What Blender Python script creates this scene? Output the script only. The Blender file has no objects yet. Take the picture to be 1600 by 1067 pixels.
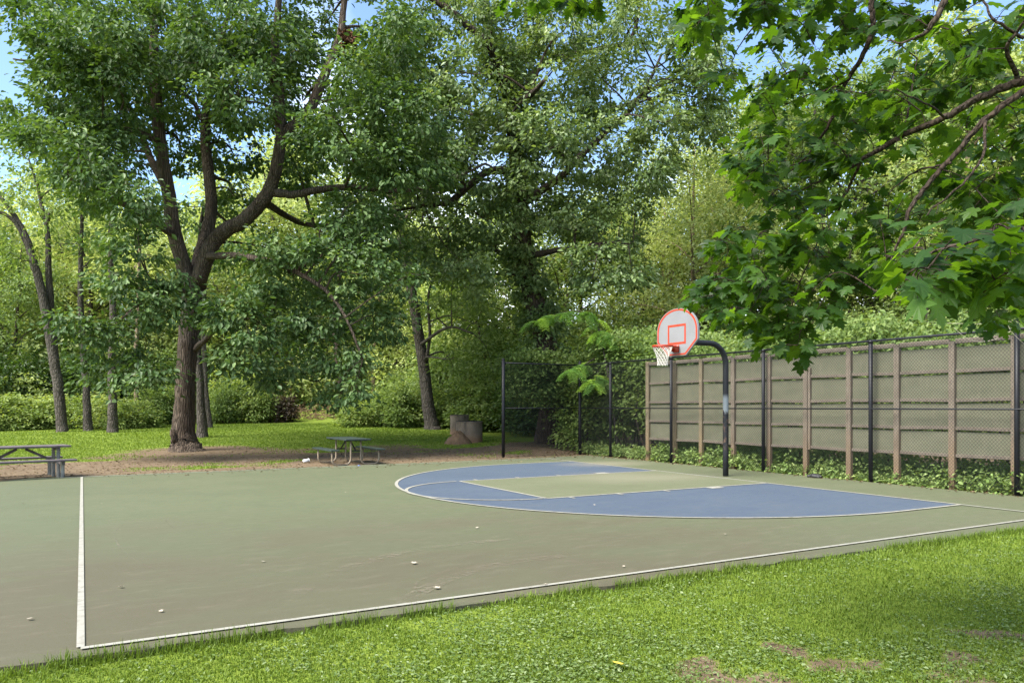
import bpy, bmesh, math, random
import numpy as np
from math import radians, sin, cos, pi
rng = np.random.default_rng(11)
random.seed(5)
SC = bpy.context.scene
COL = SC.collection
# ------------------------------------------------------------------ camera
YAW = 0.5144
CAMP = np.array([-12.99, -13.431, 1.668])
FPX = 1188.2
RV = np.array([cos(YAW), -sin(YAW), 0.0]); FV = np.array([sin(YAW), cos(YAW), 0.0]); ZV = np.array([0, 0, 1.0])
cd = bpy.data.cameras.new('camera'); cam = bpy.data.objects.new('camera', cd); COL.objects.link(cam)
cam.location = CAMP; cam.rotation_euler = (pi/2, 0, -YAW)
cd.sensor_width = 36; cd.lens = 36*FPX/1600; cd.shift_y = 101.8/1600; cd.clip_end = 2000; cd.clip_start = 0.05
SC.camera = cam
# ------------------------------------------------------------------ light
SUN_EL = radians(53); SUN_AZ = radians(262)      # azimuth measured from +Y towards +X
w = bpy.data.worlds.new('World'); SC.world = w; w.use_nodes = True
nt = w.node_tree; nt.nodes.clear()
sky = nt.nodes.new('ShaderNodeTexSky'); sky.sky_type = 'NISHITA'; sky.sun_disc = False
sky.sun_elevation = SUN_EL; sky.sun_rotation = SUN_AZ; sky.air_density = 1.0; sky.dust_density = 0.3; sky.ozone_density = 3.0
bg = nt.nodes.new('ShaderNodeBackground'); bg.inputs[1].default_value = 0.085
wo = nt.nodes.new('ShaderNodeOutputWorld')
# thin broken cloud in the sky itself
tc = nt.nodes.new('ShaderNodeTexCoord'); cn = nt.nodes.new('ShaderNodeTexNoise'); cn.inputs['Scale'].default_value = 2.6; cn.inputs['Detail'].default_value = 6
sx = nt.nodes.new('ShaderNodeSeparateXYZ'); lowc = nt.nodes.new('ShaderNodeMapRange'); lowc.inputs[1].default_value = 0.62; lowc.inputs[2].default_value = 0.10; lowc.inputs[3].default_value = -0.2; lowc.inputs[4].default_value = 0.16
addc = nt.nodes.new('ShaderNodeMath'); addc.operation = 'ADD'
cr = nt.nodes.new('ShaderNodeMapRange'); cr.inputs[1].default_value = 0.46; cr.inputs[2].default_value = 0.72
cmx = nt.nodes.new('ShaderNodeMixRGB'); cmx.inputs[2].default_value = (8.6, 8.9, 9.3, 1)
nt.links.new(tc.outputs['Generated'], cn.inputs['Vector']); nt.links.new(tc.outputs['Generated'], sx.inputs[0]); nt.links.new(sx.outputs['Z'], lowc.inputs[0])
nt.links.new(cn.outputs['Fac'], addc.inputs[0]); nt.links.new(lowc.outputs[0], addc.inputs[1]); nt.links.new(addc.outputs[0], cr.inputs[0])
cmul = nt.nodes.new('ShaderNodeMath'); cmul.operation = 'MULTIPLY'; cmul.inputs[1].default_value = 0.9
nt.links.new(cr.outputs[0], cmul.inputs[0]); nt.links.new(cmul.outputs[0], cmx.inputs[0])
nt.links.new(sky.outputs[0], cmx.inputs[1]); nt.links.new(cmx.outputs[0], bg.inputs[0]); nt.links.new(bg.outputs[0], wo.inputs[0])
sd = bpy.data.lights.new('sun', 'SUN'); sun = bpy.data.objects.new('sun', sd); COL.objects.link(sun)
sd.energy = 3.5; sd.angle = radians(34); sd.color = (1.0, 0.95, 0.86)
sdir = np.array([sin(SUN_AZ)*cos(SUN_EL), cos(SUN_AZ)*cos(SUN_EL), sin(SUN_EL)])
from mathutils import Vector, Matrix
sun.rotation_euler = Vector(sdir).to_track_quat('Z', 'Y').to_euler()
SC.view_settings.view_transform = 'Standard'; SC.view_settings.look = 'None'
SC.view_settings.exposure = 2.08; SC.view_settings.gamma = 1.0
cy = SC.cycles; cy.max_bounces = 7; cy.diffuse_bounces = 3; cy.glossy_bounces = 2; cy.transmission_bounces = 4; cy.transparent_max_bounces = 8
cy.use_denoising = True

# ------------------------------------------------------------------ numeric helpers
def sstep(a, b, x):
    t = np.clip((np.asarray(x, float)-a)/(b-a), 0, 1); return t*t*(3-2*t)
_lat = np.random.default_rng(3).random((64, 64))
def vnoise(x, y, s=1.0):
    x = np.asarray(x, float)/s; y = np.asarray(y, float)/s
    ix = np.floor(x).astype(int); iy = np.floor(y).astype(int); fx = x-ix; fy = y-iy
    fx = fx*fx*(3-2*fx); fy = fy*fy*(3-2*fy)
    g = lambda a, b: _lat[a % 64, b % 64]
    return (g(ix, iy)*(1-fx)+g(ix+1, iy)*fx)*(1-fy)+(g(ix, iy+1)*(1-fx)+g(ix+1, iy+1)*fx)*fy
def fbm(x, y, s, o=4):
    r = 0; a = 0.5; t = 0
    for i in range(o):
        r = r+a*vnoise(np.asarray(x)+17.3*i, np.asarray(y)-9.1*i, s/2**i); t += a; a *= 0.55
    return r/t
def softplus(x, k=3.0): return k*np.log1p(np.exp(np.clip(np.asarray(x, float)/k, -30, 30)))
def height(x, y):
    x = np.asarray(x, float); y = np.asarray(y, float)
    s = (x-CAMP[0])*FV[0]+(y-CAMP[1])*FV[1]
    lawn = (0.033*softplus(s-25.5, 2.0)+0.045*softplus(s-56)+0.10*softplus(s-100, 8))*sstep(8.5, 13, y)
    hill = 0.10*softplus(x-9, 2.0)*sstep(2, 9, x)
    back = 0.02*fbm(x, y, 1.6)*sstep(7.6, 9.5, np.maximum(np.maximum(y, -y-0.3), x+4.8))
    return -0.035+lawn+hill+back
def dirt(x, y):
    x = np.asarray(x, float); y = np.asarray(y, float)
    n = fbm(x*0.55, y, 1.5, 5)
    strip = sstep(6.8, 7.6, y)*(1-sstep(12, 19, y))*sstep(-21, -14, x)*(1-sstep(3, 6, x))
    oak = 1-sstep(1.0, 5.2, np.hypot(x+9.2, (y-15.4)))
    pads = 1-sstep(0.3, 1.5, np.hypot((x+6.0)/1.3, y-9.4))
    a = sstep(0.36, 0.62, n+0.34*strip+0.42*oak+0.45*pads-0.24)
    near = 0
    for (cx, cyy, rx, ry) in ((-9.5, -10.5, 2.2, .8), (-8.3, -10.8, 1.8, .9), (-11.1, -10.55, .9, .45), (-10.2, -11.3, 2.4, .9)):
        near = np.maximum(near, 1-sstep(0.25, 1.25, np.hypot((x-cx)/rx, (y-cyy)/ry)))
    b = sstep(0.42, 0.70, fbm(x, y, 0.30, 5)+0.20*near-0.10)*(near > 0)*.9
    fence = sstep(1.2, 2.2, x)*sstep(-60, -50, y)*(1-sstep(12, 16, y))
    return np.clip(np.maximum(np.maximum(a*np.maximum(strip, np.maximum(oak, pads)), b), 1.0*fence), 0, 1)
def W(px, py, d): return CAMP+d*FV+(px-800)*d/FPX*RV+(635.3-py)*d/FPX*ZV
def G(px, d, dz=0.0):
    p = CAMP+d*FV+(px-800)*d/FPX*RV; p[2] = float(height(p[0], p[1]))+dz; return p
def unit(v):
    v = np.asarray(v, float); return v/(np.linalg.norm(v, axis=-1, keepdims=True)+1e-9)

# ------------------------------------------------------------------ object helpers
def tag(o, label=None, cat=None, group=None, kind=None):
    if label: o['label'] = label
    if cat: o['category'] = cat
    if group: o['group'] = group
    if kind: o['kind'] = kind
    return o
def empty(name, loc, label, cat, group=None, rz=0):
    o = bpy.data.objects.new(name, None); COL.objects.link(o); o.location = loc; o.rotation_euler = (0, 0, rz); o.empty_display_size = .2
    return tag(o, label, cat, group)
def np_mesh(name, V, faces, mat, parent=None, rnd=None, smooth=False, local=None):
    """faces: list of (M,k) int arrays; rnd: per-face float; local: world origin to subtract"""
    me = bpy.data.meshes.new(name)
    V = np.asarray(V, np.float32)
    if local is not None: V = V-np.asarray(local, np.float32)
    faces = [np.asarray(f, np.int32) for f in faces if len(f)]
    me.vertices.add(len(V)); me.vertices.foreach_set('co', V.ravel())
    li = np.concatenate([f.ravel() for f in faces]); me.loops.add(len(li)); me.loops.foreach_set('vertex_index', li)
    tot = np.concatenate([np.full(len(f), f.shape[1], np.int32) for f in faces])
    st = np.concatenate([[0], np.cumsum(tot)[:-1]]).astype(np.int32)
    me.polygons.add(len(tot)); me.polygons.foreach_set('loop_start', st)
    me.polygons.foreach_set('use_smooth', np.full(len(tot), bool(smooth)))
    me.update(calc_edges=True)
    if rnd is not None:
        a = me.attributes.new('rnd', 'FLOAT', 'FACE'); a.data.foreach_set('value', np.asarray(rnd, np.float32))
    me.materials.append(mat)
    o = bpy.data.objects.new(name, me); COL.objects.link(o)
    if parent is not None: o.parent = parent
    return o
class MB:
    """collects solids into one mesh"""
    def __init__(s): s.V = []; s.F = {}; s.n = 0
    def add(s, V, *fs):
        V = np.asarray(V, float).reshape(-1, 3)
        for f in fs:
            f = np.asarray(f, int)
            if len(f): s.F.setdefault(f.shape[1], []).append(f+s.n)
        s.V.append(V); s.n += len(V); return s
    def box(s, c, d, rz=0.0, M=None, bev=0.0):
        c = np.asarray(c, float); d = np.asarray(d, float)/2
        b = min(bev, d.min()*.45)
        if b <= 0:
            P = np.array([[x, y, z] for x in (-1, 1) for y in (-1, 1) for z in (-1, 1)])*d
            F = [[0, 1, 3, 2], [4, 6, 7, 5], [0, 4, 5, 1], [2, 3, 7, 6], [0, 2, 6, 4], [1, 5, 7, 3]]; T = np.zeros((0, 3), int)
        else:
            bm = bmesh.new(); bmesh.ops.create_cube(bm, size=1.0)
            for v in bm.verts: v.co = (v.co.x*2*d[0], v.co.y*2*d[1], v.co.z*2*d[2])
            bmesh.ops.bevel(bm, geom=bm.edges[:], offset=b, segments=1, affect='EDGES'); bm.verts.ensure_lookup_table()
            P = np.array([v.co[:] for v in bm.verts]); F = [[v.index for v in f.verts] for f in bm.faces if len(f.verts) == 4]; T = [[v.index for v in f.verts] for f in bm.faces if len(f.verts) == 3]; bm.free()
        if M is not None: P = P@np.asarray(M).T
        if rz: P = P@np.array([[cos(rz), sin(rz), 0], [-sin(rz), cos(rz), 0], [0, 0, 1]])
        return s.add(P+c, F, T if len(T) else np.zeros((0, 3), int))
    def bar(s, a, b, wd, th, up=(0, 0, 1), bev=0.0):
        a = np.asarray(a, float); b = np.asarray(b, float); x = unit(b-a); y = unit(np.cross(up, x)); z = np.cross(x, y)
        return s.box((a+b)/2, (np.linalg.norm(b-a), wd, th), M=np.array([x, y, z]).T, bev=bev)
    def tube(s, P, r, n=8, cap=True, jit=0.0, flat=1.0):
        P = np.asarray(P, float); m = len(P); r = np.broadcast_to(np.asarray(r, float), (m,))
        T = unit(np.gradient(P, axis=0)); ref = np.array([1.0, 0, 0]) if abs(T[0, 0]) < .8 else np.array([0, 1.0, 0])
        u = unit(np.cross(T[0], ref)); U = [u]
        for k in range(1, m):
            u = unit(U[-1]-T[k]*np.dot(U[-1], T[k])); U.append(u)
        U = np.array(U); B = np.cross(T, U); a = np.arange(n)*2*pi/n
        rr = r[:, None]*np.ones(n)
        if jit: rr = rr*(1+jit*.8*(rng.random((1, n))-.5)+jit*.35*(rng.random((m, n))-.5))
        V = P[:, None]+rr[..., None]*(np.cos(a)[None, :, None]*U[:, None]+flat*np.sin(a)[None, :, None]*B[:, None])
        i = np.arange(m-1)[:, None]*n; j = np.arange(n)[None]; j2 = (j+1) % n
        Q = np.stack([i+j, i+j2, i+n+j2, i+n+j], -1).reshape(-1, 4)
        V = V.reshape(-1, 3); C = np.zeros((0, 3), int)
        if cap:
            V = np.vstack([V, P[0], P[-1]]); jj = np.arange(n); k2 = (jj+1) % n
            C = np.vstack([np.stack([np.full(n, m*n), k2, jj], -1), np.stack([np.full(n, m*n+1), (m-1)*n+jj, (m-1)*n+k2], -1)])
        return s.add(V, Q, C)
    def build(s, name, mat, parent=None, smooth=False, local=None):
        fs = [np.vstack(v) for v in s.F.values()]
        return np_mesh(name, np.vstack(s.V), fs, mat, parent, smooth=smooth, local=local)
def spline(P, n=8):
    """Catmull-Rom through rows of P (any columns)"""
    P = np.asarray(P, float)
    if len(P) < 3: return np.array([P[0]+(P[-1]-P[0])*t for t in np.linspace(0, 1, n+1)])
    Q = np.vstack([2*P[0]-P[1], P, 2*P[-1]-P[-2]]); out = []
    for i in range(1, len(Q)-2):
        a, b, c, d = Q[i-1:i+3]
        for t in np.linspace(0, 1, n, endpoint=False):
            out.append(.5*((2*b)+(-a+c)*t+(2*a-5*b+4*c-d)*t*t+(-a+3*b-3*c+d)*t**3))
    out.append(Q[-2]); return np.array(out)

# ------------------------------------------------------------------ materials
class NT:
    def __init__(s, name):
        s.m = bpy.data.materials.new(name); s.m.use_nodes = True; s.t = s.m.node_tree; s.t.nodes.clear()
        s.out = s.n('ShaderNodeOutputMaterial')
    def n(s, ty, **k):
        o = s.t.nodes.new(ty)
        for a, v in k.items():
            if a.startswith('i_'): o.inputs[a[2:].replace('_', ' ')].default_value = v
            else: setattr(o, a, v)
        return o
    def l(s, a, b): s.t.links.new(a, b)
    def noise(s, vec, scale, detail=5, rough=.6, dist=0.0):
        o = s.n('ShaderNodeTexNoise'); o.inputs['Scale'].default_value = scale; o.inputs['Detail'].default_value = detail
        o.inputs['Roughness'].default_value = rough; o.inputs['Distortion'].default_value = dist
        if vec is not None: s.l(vec, o.inputs['Vector'])
        return o.outputs['Fac']
    def ramp(s, fac, stops):
        o = s.n('ShaderNodeValToRGB'); e = o.color_ramp.elements
        while len(e) < len(stops): e.new(0.5)
        for k, (p, c) in enumerate(stops):
            e[k].position = p; e[k].color = (*c, 1) if len(c) == 3 else c
        s.l(fac, o.inputs[0]); return o.outputs[0]
    def mr(s, fac, a, b, c=0.0, d=1.0):
        o = s.n('ShaderNodeMapRange'); o.inputs[1].default_value = a; o.inputs[2].default_value = b; o.inputs[3].default_value = c; o.inputs[4].default_value = d
        s.l(fac, o.inputs[0]); return o.outputs[0]
    def mix(s, fac, a, b, mode='MIX'):
        o = s.n('ShaderNodeMixRGB', blend_type=mode)
        for i, v in ((0, fac), (1, a), (2, b)):
            if hasattr(v, 'is_linked'): s.l(v, o.inputs[i])
            else: o.inputs[i].default_value = v if i == 0 else (*v, 1)
        return o.outputs[0]
    def math(s, op, a, b=0.0):
        o = s.n('ShaderNodeMath', operation=op)
        for i, v in ((0, a), (1, b)):
            if hasattr(v, 'is_linked'): s.l(v, o.inputs[i])
            else: o.inputs[i].default_value = v
        return o.outputs[0]
    def bump(s, h, st, dist=.02):
        o = s.n('ShaderNodeBump'); o.inputs['Strength'].default_value = st; o.inputs['Distance'].default_value = dist
        s.l(h, o.inputs['Height']); return o.outputs[0]
    def obj(s, sc=(1, 1, 1)):
        t = s.n('ShaderNodeTexCoord'); mp = s.n('ShaderNodeMapping'); mp.inputs['Scale'].default_value = sc
        s.l(t.outputs['Object'], mp.inputs[0]); return mp.outputs[0]
    def pos(s, sc=(1, 1, 1)):
        t = s.n('ShaderNodeNewGeometry'); mp = s.n('ShaderNodeMapping'); mp.inputs['Scale'].default_value = sc
        s.l(t.outputs['Position'], mp.inputs[0]); return mp.outputs[0]
    def xyz(s):
        t = s.n('ShaderNodeNewGeometry'); o = s.n('ShaderNodeSeparateXYZ'); s.l(t.outputs['Position'], o.inputs[0]); return o.outputs
    def fin(s, colr, rough=.8, normal=None, metal=0.0, spec=.3):
        p = s.n('ShaderNodeBsdfPrincipled')
        for k, v in (('Base Color', colr), ('Roughness', rough), ('Metallic', metal), ('Specular IOR Level', spec)):
            if hasattr(v, 'is_linked'): s.l(v, p.inputs[k])
            else: p.inputs[k].default_value = (*v, 1) if k == 'Base Color' else v
        if normal is not None: s.l(normal, p.inputs['Normal'])
        s.l(p.outputs[0], s.out.inputs[0]); return s.m
def leaf_mat(name, stops, trans=.4, tcol=(1.25, 1.25, .5), rough=.45, spec=.35):
    k = NT(name); at = k.n('ShaderNodeAttribute', attribute_name='rnd'); oi = k.n('ShaderNodeObjectInfo')
    f = k.math('ADD', k.math('MULTIPLY', at.outputs['Fac'], .86), k.math('MULTIPLY', oi.outputs['Random'], .14))
    c = k.ramp(f, stops)
    p = k.n('ShaderNodeBsdfPrincipled'); k.l(c, p.inputs['Base Color']); p.inputs['Roughness'].default_value = rough; p.inputs['Specular IOR Level'].default_value = spec
    t = k.n('ShaderNodeBsdfTranslucent'); k.l(k.mix(1.0, c, tcol, 'MULTIPLY'), t.inputs[0])
    m = k.n('ShaderNodeMixShader'); m.inputs[0].default_value = trans; k.l(p.outputs[0], m.inputs[1]); k.l(t.outputs[0], m.inputs[2]); k.l(m.outputs[0], k.out.inputs[0])
    return k.m
def plain(name, c, rough=.6, spec=.3, metal=0, var=.25, sc=6.0, bump=0.0, bsc=40):
    k = NT(name); v = k.obj(); n = k.noise(v, sc)
    col = k.mix(k.mr(n, .3, .7), tuple(x*(1-var) for x in c), tuple(min(1, x*(1+var*.7)) for x in c))
    nm = k.bump(k.noise(v, bsc), bump) if bump else None
    return k.fin(col, rough, nm, metal, spec)
def bark_mat(name, a, b, st=.9, zs=.22, sc=9, moss=None):
    k = NT(name); v = k.obj((1, 1, zs)); n = k.noise(v, sc, 8, .7, .6); n2 = k.noise(k.obj((1, 1, .6)), 1.3, 3)
    rid = k.n('ShaderNodeTexVoronoi', feature='DISTANCE_TO_EDGE'); rid.inputs['Scale'].default_value = sc*1.1; k.l(v, rid.inputs['Vector'])
    e = k.mr(rid.outputs['Distance'], 0, .22)
    c = k.mix(k.mr(n, .3, .72), a, b); c = k.mix(k.math('MULTIPLY', k.math('SUBTRACT', 1.0, e), .55), c, tuple(x*.35 for x in a))
    c = k.mix(k.mr(n2, .45, .7, 0, .5), c, tuple(x*.8+.02 for x in b))
    if moss: c = k.mix(k.mr(k.noise(k.obj(), .9, 3), .5, .62), c, moss)
    h = k.math('ADD', k.math('MULTIPLY', n, .5), e)
    return k.fin(c, .9, k.bump(h, st, .05), 0, .15)
M = {}
M['leaf_oak'] = leaf_mat('oak_leaf', [(0, (0.0245, 0.0512, 0.0156)), (.5, (0.0579, 0.1068, 0.0312)), (.82, (0.1168, 0.1836, 0.0612)), (1, (0.2114, 0.2782, 0.1225))], .30, (1.5, 1.5, .4), .5, .25)
M['leaf_ivy'] = leaf_mat('broad_leaf', [(0, (0.0448, 0.0807, 0.0239)), (.5, (0.1196, 0.1794, 0.0598)), (.82, (0.2392, 0.3065, 0.1196)), (1, (0.4036, 0.4634, 0.2242))], .34, (1.4, 1.4, .5), .45, .4)
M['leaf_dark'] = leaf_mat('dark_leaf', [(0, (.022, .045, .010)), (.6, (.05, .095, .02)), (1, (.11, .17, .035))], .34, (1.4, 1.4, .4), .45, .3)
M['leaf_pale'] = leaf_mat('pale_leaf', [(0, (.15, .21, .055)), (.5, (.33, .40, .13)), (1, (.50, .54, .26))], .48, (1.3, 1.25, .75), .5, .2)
M['leaf_mid'] = leaf_mat('mid_leaf', [(0, (0.0550, 0.0990, 0.0220)), (.5, (0.1320, 0.1980, 0.0495)), (1, (0.2750, 0.3410, 0.1210))], .45, (1.35, 1.3, .65), .5, .25)
M['leaf_maple'] = leaf_mat('maple_leaf', [(0, (0.0120, 0.0312, 0.0072)), (.5, (0.0288, 0.0672, 0.0120)), (1, (0.0720, 0.1380, 0.0216))], .5, (3.0, 2.7, .45), .45, .3)
M['leaf_bush'] = leaf_mat('bush_leaf', [(0, (0.0808, 0.1330, 0.0285)), (.5, (0.1805, 0.2517, 0.0617)), (1, (0.3800, 0.4370, 0.1615))], .42, (1.3, 1.25, .45), .5, .25)
M['leaf_red'] = leaf_mat('red_leaf', [(0, (.03, .026, .014)), (1, (.085, .055, .03))], .3, (1.3, 1, .5))
M['leaf_mimosa'] = leaf_mat('mimosa_leaf', [(0, (0.0840, 0.1820, 0.0490)), (.6, (0.1680, 0.3080, 0.0700)), (1, (0.3500, 0.5040, 0.0840))], .42, (1.3, 1.3, .5))
M['grass'] = leaf_mat('grass_blade', [(0, (0.0525, 0.0847, 0.0111)), (.45, (0.1113, 0.1727, 0.0195)), (.85, (0.1701, 0.2378, 0.0350)), (1, (0.2103, 0.2346, 0.0768))], .38, (1.2, 1.15, .5), .5, .2)
M['under'] = leaf_mat('undergrowth_leaf', [(0, (.07, .125, .03)), (.5, (.17, .25, .07)), (1, (.34, .41, .16))], .42, (1.3, 1.25, .5), .5, .25)
M['litter'] = leaf_mat('dead_brown_leaf', [(0, (.05, .032, .018)), (.6, (.12, .08, .045)), (1, (.24, .19, .12))], .2, (1.2, 1.1, .7), .8, .1)
M['weed'] = leaf_mat('weed_leaf', [(0, (0.0576, 0.0972, 0.0180)), (.5, (0.1008, 0.1548, 0.0360)), (.85, (0.1656, 0.2160, 0.0864)), (1, (0.2592, 0.3024, 0.1728))], .3, (1.2, 1.2, .5), .5, .3)
M['bark_oak'] = bark_mat('oak_bark', (0.0490, 0.0350, 0.0248), (0.1540, 0.1178, 0.0880), 1.0, .10, 15)
M['bark_grey'] = bark_mat('grey_bark', (.05, .042, .036), (.125, .108, .09), .7, .3, 11)
M['bark_dark'] = bark_mat('dark_bark', (.03, .022, .016), (.08, .06, .045), .8)
M['bark_maple'] = bark_mat('maple_bark', (.022, .015, .011), (.065, .045, .032), .6, .5, 30)
M['bark_pale'] = bark_mat('pale_bark', (.15, .11, .07), (.32, .25, .17), .6, .3, 10)
M['black'] = plain('black_coated_steel', (.008, .0085, .011), .5, .25, 0, .3, 5)
M['wire'] = plain('black_vinyl_wire', (.010, .011, .013), .6, .2, 0, .2, 3)
M['white_cord'] = plain('white_cord', (.5, .48, .42), .8, .2, 0, .15, 20)
M['orange'] = plain('orange_paint', (.34, .03, .006), .4, .5, 0, .2, 8)
M['red_line'] = plain('red_line_paint', (.34, .035, .010), .5, .4, 0, .2, 8)
M['board'] = plain('weathered_white_board', (.175, .175, .18), .45, .4, 0, .08, 2.5, .05, 12)
M['galv'] = plain('galvanized_steel', (.62, .62, .60), .5, .5, .3, .2, 9)
M['grey_wood'] = plain('grey_wood', (.095, .082, .082), .85, .2, 0, .35, 7, .3, 30)
M['grey_post'] = plain('grey_post_paint', (.19, .19, .17), .7, .3, 0, .35, 6, .2, 20)
M['green_paint'] = plain('dark_green_paint', (0.0182, 0.0294, 0.0238), .55, .4, 0, .35, 5, .1, 20)
M['tube_tan'] = plain('worn_tan_tube', (.20, .16, .11), .6, .4, 0, .4, 5)
M['foil'] = plain('white_plastic', (.8, .8, .8), .4, .4, 0, .05)
M['blue_bag'] = plain('blue_plastic', (.08, .14, .42), .4, .4, 0, .2)
M['dry'] = plain('dry_pale_leaf', (.34, .30, .235), .8, .2, 0, .4, 30)
M['twig'] = plain('dry_brown_twig', (.16, .105, .065), .9, .1, 0, .4, 3)
M['nest'] = plain('dead_leaf', (.11, .055, .03), .9, .1, 0, .5, 3)
M['rag'] = plain('black_rubber', (.02, .02, .022), .6, .4, 0, .3, 20)
# ------ ground
def ground_mat():
    k = NT('lawn_soil'); at = k.n('ShaderNodeAttribute', attribute_name='dirt')
    p = k.pos(); n1 = k.noise(p, .45, 5); n2 = k.noise(p, 3.5, 6); n3 = k.noise(p, 38, 4, .7); n4 = k.noise(k.pos((1, 1, 1)), 130, 2)
    g = k.ramp(k.math('ADD', k.math('MULTIPLY', n1, .45), k.math('ADD', k.math('MULTIPLY', n2, .25), k.math('MULTIPLY', n3, .3))), [(.30, (.077, .108, .015)), (.5, (.135, .185, .024)), (.68, (.20, .25, .04))])
    d = k.ramp(k.math('ADD', k.math('MULTIPLY', n2, .5), k.math('MULTIPLY', n3, .5)), [(.3, (.078, .053, .032)), (.5, (.135, .098, .062)), (.7, (.20, .155, .105))])
    f = k.math('ADD', at.outputs['Fac'], k.math('MULTIPLY', k.math('SUBTRACT', n3, .5), .9))
    f = k.mr(f, .35, .62)
    c = k.mix(f, g, d)
    return k.fin(c, .95, k.bump(k.math('ADD', n3, n4), .6, .03), 0, .1)
M['ground'] = ground_mat()
def court_mat(name, stops, brown=.8, dust=.3, blue=False):
    k = NT(name); p = k.pos(); x, y, z = k.xyz()
    n1 = k.noise(k.pos((.5, .9, 1)), .8, 8, .68, .2); n2 = k.noise(k.pos((.7, 1.3, 1)), 6.0, 8, .72); n3 = k.noise(p, 60, 3); n4 = k.noise(p, 260, 2)
    c = k.ramp(k.math('ADD', k.math('MULTIPLY', n1, .5), k.math('MULTIPLY', n2, .5)), stops)
    # a film of brown dirt washed over the near and left part of the slab
    film = k.math('ADD', k.mr(y, 0.8, -6.0, 0, 1.0), k.mr(x, -4, -13, 0, .22))
    film = k.math('MULTIPLY', film, k.mr(x, -1.5, -7.5, .45, 1.0))
    film = k.math('MULTIPLY', k.mr(k.math('ADD', film, k.math('MULTIPLY', k.math('SUBTRACT', n1, .5), 2.2)), .35, 1.25), brown)
    c = k.mix(film, c, (.067, .058, .037))
    st = k.mr(k.noise(k.pos((.35, 1.3, 1)), 6.0, 9, .75, .6), .52, .74)
    c = k.mix(k.math('MULTIPLY', st, dust), c, (.13, .116, .082))
    # pale dusty patches at the far corner and under the basket
    for (cx, cyy, rx, ry, a) in ((.35, 4.6, 1.5, 1.0, .6), (-1.9, .9, 1.7, 1.5, .42), (-.4, .3, 1.5, .7, .28)):
        dx = k.math('DIVIDE', k.math('SUBTRACT', x, cx), rx); dy = k.math('DIVIDE', k.math('SUBTRACT', y, cyy), ry)
        r = k.math('SQRT', k.math('ADD', k.math('MULTIPLY', dx, dx), k.math('MULTIPLY', dy, dy)))
        f = k.mr(k.math('ADD', r, k.math('MULTIPLY', k.math('SUBTRACT', n2, .5), 1.6)), .2, 1.2, a, 0)
        c = k.mix(f, c, (.175, .16, .118))
    spk = k.mr(n4, .58, .72); c = k.mix(k.math('MULTIPLY', spk, .4), c, (.17, .155, .115))
    spd = k.mr(k.noise(p, 24, 4), .655, .71); c = k.mix(k.math('MULTIPLY', spd, .65), c, (.045, .04, .028))
    return k.fin(c, .78, k.bump(k.math('ADD', n3, n4), .35, .012), 0, .2)
M['court'] = court_mat('green_court_paint', [(.28, (0.0594, 0.0699, 0.0376)), (.5, (0.0790, 0.0896, 0.0493)), (.72, (0.1046, 0.1129, 0.0646))], .82, .45)
M['blue'] = court_mat('blue_court_paint', [(.28, (0.0394, 0.0552, 0.0815)), (.5, (0.0522, 0.0700, 0.0970)), (.72, (0.0676, 0.0873, 0.1133))], .18, .22)
M['key'] = court_mat('key_court_paint', [(.28, (0.0752, 0.0848, 0.0456)), (.5, (0.0960, 0.1048, 0.0600)), (.72, (0.1216, 0.1288, 0.0792))], .2, .3)
def line_mat():
    k = NT('white_line_paint'); n = k.noise(k.pos(), 9, 6, .7); m = k.noise(k.pos(), 1.0, 3)
    c = k.mix(k.mr(n, .48, .68, 0, .75), (.235, .228, .195), (.105, .098, .07)); c = k.mix(k.mr(m, .4, .7, 0, .3), c, (.22,.21,.165))
    return k.fin(c, .75)
M['line'] = line_mat()
def track_mat():
    k = NT('dried_mud'); n = k.noise(k.pos(), 14, 5, .7); m = k.noise(k.pos(), 1.2, 2)
    p = k.n('ShaderNodeBsdfDiffuse'); p.inputs[0].default_value = (.19, .165, .125, 1); t = k.n('ShaderNodeBsdfTransparent'); x = k.n('ShaderNodeMixShader')
    f = k.math('MULTIPLY', k.mr(n, .45, .65), k.mr(m, .38, .62, .05, .5)); k.l(f, x.inputs[0]); k.l(t.outputs[0], x.inputs[1]); k.l(p.outputs[0], x.inputs[2]); k.l(x.outputs[0], k.out.inputs[0]); return k.m
M['track'] = track_mat()
def panel_mat():
    k = NT('grey_green_plywood'); v = k.obj(); n = k.noise(k.obj((.6, .6, 2)), 1.6, 5); m = k.noise(k.obj((1, 1, .25)), 5, 6, .7)
    c = k.mix(k.mr(n, .3, .7), (.096, .097, .064), (.132, .130, .088)); c = k.mix(k.mr(m, .52, .8, 0, .55), c, (.17, .155, .11))
    return k.fin(c, .85, k.bump(m, .1), 0, .2)
M['panel'] = panel_mat()
def timber(name, a, b, foot=None):
    k = NT(name); m = k.noise(k.obj((6, 6, .8)), 5, 7, .7); n = k.noise(k.obj(), 2, 4)
    c = k.mix(k.mr(m, .3, .7), a, b); c = k.mix(k.mr(n, .45, .75, 0, .5), c, tuple(x*.6 for x in a))
    if foot:
        x, y, z = k.xyz(); c = k.mix(k.mr(k.math('ADD', z, k.math('MULTIPLY', k.math('SUBTRACT', n, .5), 1.2)), .1, 1.3, .6, 0), c, foot)
    return k.fin(c, .9, k.bump(m, .35, .01), 0, .15)
M['post_wood'] = timber('weathered_post', (.125, .101, .077), (.205, .172, .134), (.19, .115, .055))
M['post_tan'] = timber('tan_post', (.15, .122, .078), (.22, .185, .125), (.20, .13, .06))
M['batten'] = timber('weathered_batten', (.105, .087, .068), (.17, .144, .113))
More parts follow.
